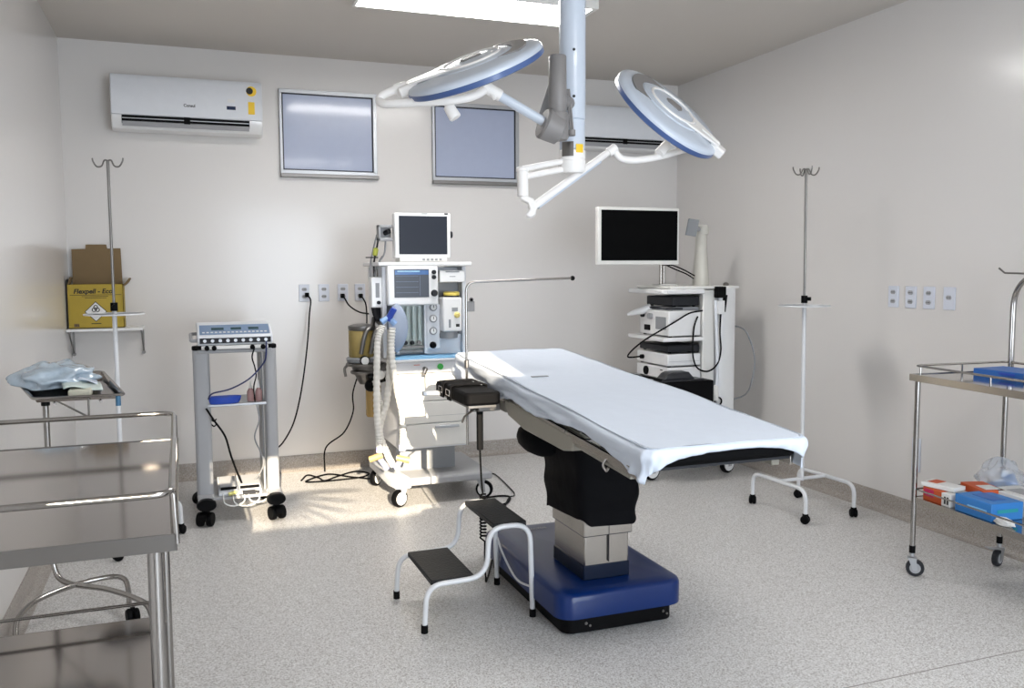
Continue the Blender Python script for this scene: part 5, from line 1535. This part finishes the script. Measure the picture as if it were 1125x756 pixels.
# ================================================================== LEFT STAINLESS TROLLEY (near)
t = thing('instrument_trolley', 'large polished steel trolley with guard rails, cut off at the near left', 'trolley', (-.33, 2.45, 0))
lx0, lx1, ly0, ly1 = -.66, -.030, 1.93, 3.05
zt = .95
part('top_shelf', MB().box(lx0, lx1, ly0, ly1, zt - .006, zt), M_steelp, t)
e = MB().box(lx0, lx1, ly0 - .003, ly0 + .001, zt - .034, zt + .002).box(lx0, lx1, ly1 - .001, ly1 + .003, zt - .034, zt + .002).box(lx1 - .001, lx1 + .003, ly0 - .003, ly1 + .003, zt - .034, zt + .002).box(lx0 - .003, lx0 + .001, ly0 - .003, ly1 + .003, zt - .034, zt + .002)
part('shelf_edge', e, M_dsteel, t)
zl = .372
part('lower_shelf', MB().box(lx0 + .03, lx1 - .075, ly0 + .05, ly1 - .03, zl - .006, zl), M_steelp, t)
e = MB().box(lx0 + .03, lx1 - .075, ly0 + .047, ly0 + .051, zl - .03, zl).box(lx0 + .03, lx1 - .075, ly1 - .031, ly1 - .027, zl - .03, zl).box(lx1 - .077, lx1 - .073, ly0 + .05, ly1 - .03, zl - .03, zl).box(lx0 + .028, lx0 + .032, ly0 + .05, ly1 - .03, zl - .03, zl)
part('shelf_edge', e, M_steel, t)
for x in (lx0 + .04, lx1 - .044):
    for y in (ly0 + .06, ly1 - .04):
        xx = x + (.0 if y < 2.5 else -.008) if x > -.3 else x
        part('leg', MB().cyl((xx, y, .11), (xx, y, zt - .006), .0155, seg=18), M_chrome, t)
        caster(t, xx, y, .042, .7, top=.112, w=.03, fork=M_dsteel, tyre=M_dgrey)
zr = 1.037
def rr(x): return x
back = fillet([(lx0, ly1 - .3, zr), (lx0, ly1, zr), (lx1 - .008, ly1, zr), (lx1 - .004, ly0 + .0, zr), (lx0, ly0, zr), (lx0, ly1 - .31, zr)], [.06, .06, .05, .06], 7)
part('guard_rail', MB().tube(back[:-1], .0075, 12, closed=True), M_chrome, t)
for x, y in ((lx1 - .004, ly0 + .07), (lx1 - .005, ly1 - .06), (lx0, ly0 + .07), (lx0, ly1 - .06)):
    part('rail_post', MB().cyl((x, y, zt - .01), (x, y, zr), .0065, seg=10), M_chrome, t)
part('rail_post', MB().tube(fillet([(lx1 - .002, ly0 + .004, zr), (lx1 + .002, ly0 + .003, zt - .02)], .01), .0065, 10), M_chrome, t)
zr2 = zl + .052
part('lower_guard_rail', MB().tube([(lx0 + .03, ly1 - .035, zr2), (lx1 - .075, ly1 - .035, zr2)], .0055, 10).tube([(lx0 + .035, ly0 + .05, zr2), (lx0 + .035, ly1 - .035, zr2)], .0055, 10), M_chrome, t)

# ================================================================== MAYO STAND
t = thing('mayo_stand', 'steel instrument stand with a shallow tray holding wrapped packs, behind the near left trolley', 'instrument stand', (-.56, 4.28, 0))
F = [PY(12, 412, 4.12), PY(113, 409, 4.12), PY(137, 433, 3.76), PY(36, 439, 3.76)]   # rim corners, back-left first
zb_ = (F[0].z + F[1].z) / 2; zf_ = (F[2].z + F[3].z) / 2
xa, xb = (F[0].x + F[3].x) / 2 - .01, (F[1].x + F[2].x) / 2
xl, xr = F[3].x, F[2].x
def MP(a, b, h):
    """tray coordinates: a 0..1 left to right, b 0..1 front to back"""
    xf = xl + (xr - xl) * a; xk = F[0].x + (F[1].x - F[0].x) * a
    return V((xf * (1 - b) + xk * b, 3.76 + .36 * b, zf_ + (zb_ - zf_) * b + h))


pl = MB()
ed = [(0, 0), (1, 0), (1, 1), (0, 1)]
def ringm(ins, h): return [MP(min(max(a, ins), 1 - ins), min(max(b, ins), 1 - ins), h) for a, b in ed]
rs = [ringm(.0, 0), ringm(.02, .001), ringm(.05, -.018), ringm(.055, -.020)]
vs = [p for r in rs for p in r]; fs = []
for i in range(3):
    for k in range(4):
        l = (k + 1) % 4; fs.append((i * 4 + k, i * 4 + l, (i + 1) * 4 + l, (i + 1) * 4 + k))
fs.append((12, 13, 14, 15))
part('tray', pl.add(vs, fs), M_steelp, t, solid=-.002, flat=True)
part('tray_rim', MB().tube(fillet([MP(.5, 0, 0), MP(1, 0, 0), MP(1, 1, 0), MP(0, 1, 0), MP(0, 0, 0), MP(.49, 0, 0)], .02, 4)[:-1], .0055, 8, closed=True), M_chrome, t)
mx_, my_ = -.575, 4.28
zt_ = MP(.5, .5, -.045).z
fr = [MP(.2, .12, -.030), MP(.2, .9, -.030), V((mx_ + .02, my_, zb_ - .05))]
part('tray_support', MB().tube([V((mx_, my_, .97)), V((mx_, my_, zb_ - .045)), ] , .009, 10).tube(fillet([MP(.25, .05, -.028), MP(.25, .95, -.028), MP(.75, .95, -.028), MP(.75, .05, -.028)], .03, 5), .005, 8).tube([V((mx_, my_, zb_ - .045)), MP(.3, .95, -.028)], .006, 8), M_chrome, t)
hk_ = [MP(.58, .0, -.005), MP(.58, .0, -.075), V((mx_ + .03, my_ - .05, .955))]
part('height_lever', MB().tube(fillet([MP(.60, .02, -.01), MP(.60, .02, -.085), V((mx_ + .01, my_, .955))], .02, 4), .0042, 7), M_dsteel, t)
part('lower_pole', MB().cyl((mx_, my_, .20), (mx_, my_, .93), .0125, seg=14), M_chrome, t)
part('upper_pole', MB().cyl((mx_, my_, .93), (mx_, my_, zb_ - .04), .0075, seg=12), M_steel, t)
part('height_knob', MB().cyl((mx_, my_, .915), (mx_, my_, .955), .018, seg=14), M_black, t)
part('tray_clip', MB().tube([MP(.93, .02, -.005), MP(.93, .02, -.045)], .010, 10), mat('blue clip', (.05, .16, .28), .5), t)
# H shaped base: the pole bends into the forward leg, crossed by an arched leg
b1 = fillet([(mx_, my_, .30), (mx_, my_ - .0, .12), (-.19, my_ - .36, .075), (-.17, my_ - .40, .055)], [.10, .03], 8)
b1 = spline([(mx_, my_, .32), (mx_ + .002, my_ - .01, .20), (mx_ + .05, my_ - .05, .13), PZ(120, 648, .12), PZ(158, 662, .10), PZ(168, 678, .06)], 8)
part('base_leg', MB().tube(b1, .012, 12), M_chrome, t)
b2 = spline([PZ(17, 702, .055), PZ(20, 680, .10), PZ(40, 660, .12), PZ(82, 643, .125), PZ(120, 634, .13), PZ(136, 636, .12), PZ(141, 648, .09), PZ(142, 665, .06)], 8)
part('base_leg', MB().tube(b2, .0115, 12), M_chrome, t)
for px, py in ((146, 676), (168, 688), (17, 712)):
    p = PZ(px, py, .03)
    f = part('caster', MB().cyl((p.x, p.y, .045), (p.x, p.y, .065), .010, seg=10), M_black, t)
    wb = MB()
    for q in (-1, 1):
        wb.lathe([(.006, -.013), (.024, -.012), (.030, -.004), (.030, .004), (.026, .010), (.006, .013)], V((p.x + .014 * q, p.y, .0305)), (1, .3, 0), 18)
    part('wheel', wb, M_black, f)
# packs on the tray
def tray_lump(a, b, sx, sy, sz, seed, m_, name, lab, cat, amp=.35, h=-.015, fr=2.6, rot=0):
    c = MP(a, b, h)
    return lump(name, c, sx, sy, sz, m_, lab, cat, amp, seed, fr)


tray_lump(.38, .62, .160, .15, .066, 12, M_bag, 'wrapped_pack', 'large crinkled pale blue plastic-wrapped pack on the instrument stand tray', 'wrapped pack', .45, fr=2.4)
def sheetlet(name, pts, m_, lab, cat, th=.003):
    """small curved packet over a grid of tray coordinates"""
    n = 14; m2 = 6; vs = []; fs = []
    for i in range(n + 1):
        for j in range(m2 + 1):
            u_, v_ = i / n, j / m2
            p = pts(u_, v_); vs.append(p)
    for i in range(n):
        for j in range(m2):
            a_ = i * (m2 + 1) + j; fs.append((a_, a_ + 1, a_ + m2 + 2, a_ + m2 + 1))
    return solo(name, MB().add(vs, fs), m_, lab, cat, solid=th)


M_pouch = mat('pale green white pouch', (.58, .66, .62), .35, coat=.3)
sheetlet('sterile_pouch', lambda u_, v_: MP(.36 + .46 * u_ + .04 * v_, .12 + .30 * v_ + .12 * u_, .020 + .014 * math.sin(u_ * 5) * (1 - u_) - .022 * u_ + .006 * math.sin(v_ * 3)), M_pouch, 'pale sterile pouch draped over the front of the wrapped pack on the stand tray', 'pouch')
sheetlet('sterile_pouch', lambda u_, v_: MP(.50 + .34 * u_, .34 + .26 * v_ + .05 * u_, .030 + .010 * math.sin(u_ * 4) - .024 * u_), M_sheet, 'white flat pouch under the wrapped pack toward the right of the stand tray', 'pouch')
u = thing('gauze_pack', 'small cream gauze pack at the front of the stand tray', 'pack', MP(.45, .2, -.02))
part('wrap', MB().box(MP(.36, 0, 0).x, MP(.62, 0, 0).x, 3.80, 3.88, MP(.5, .2, -.017).z, MP(.5, .2, .012).z), mat('cream wrap', (.55, .54, .44), .6), u, bev=.008)
# ================================================================== LIGHT
w = bpy.data.worlds.new('world'); SC.world = w; w.use_nodes = True
nt = w.node_tree; bg = nt.nodes['Background']
sky = nt.nodes.new('ShaderNodeTexSky'); sky.sky_type = 'PREETHAM' if False else 'HOSEK_WILKIE'
sky.sun_direction = (.2, -.8, .35); sky.turbidity = 3
nt.links.new(sky.outputs[0], bg.inputs[0]); bg.inputs[1].default_value = .6

sd = bpy.data.lights.new('sun', 'SUN'); sd.energy = 8.5; sd.color = (1.0, .86, .66); sd.angle = math.radians(.35)
so = bpy.data.objects.new('sun', sd); COL.objects.link(so)
dirv = V((.11, 1.0, -.30)).normalized()
so.rotation_euler = dirv.to_track_quat('-Z', 'Y').to_euler()
so.location = (-2, -6, 5)


def area(name, loc, size, size_y, energy, color, direction):
    d = bpy.data.lights.new(name, 'AREA'); d.shape = 'RECTANGLE'; d.size = size; d.size_y = size_y; d.energy = energy; d.color = color
    o = bpy.data.objects.new(name, d); COL.objects.link(o); o.location = loc
    o.rotation_euler = V(direction).to_track_quat('-Z', 'Y').to_euler(); return o


# added fill light behind the camera, standing in for daylight through the added door
area('added_rear_fill', (1.9, YF + .05, 1.35), 2.2, 2.2, 70, (.82, .91, 1.0), (0, 1, .0))

SC.view_settings.view_transform = 'Standard'
SC.view_settings.look = 'None'
SC.view_settings.gamma = 1.0
SC.view_settings.exposure = 1.0
SC.view_settings.use_curve_mapping = False
SC.render.film_transparent = False
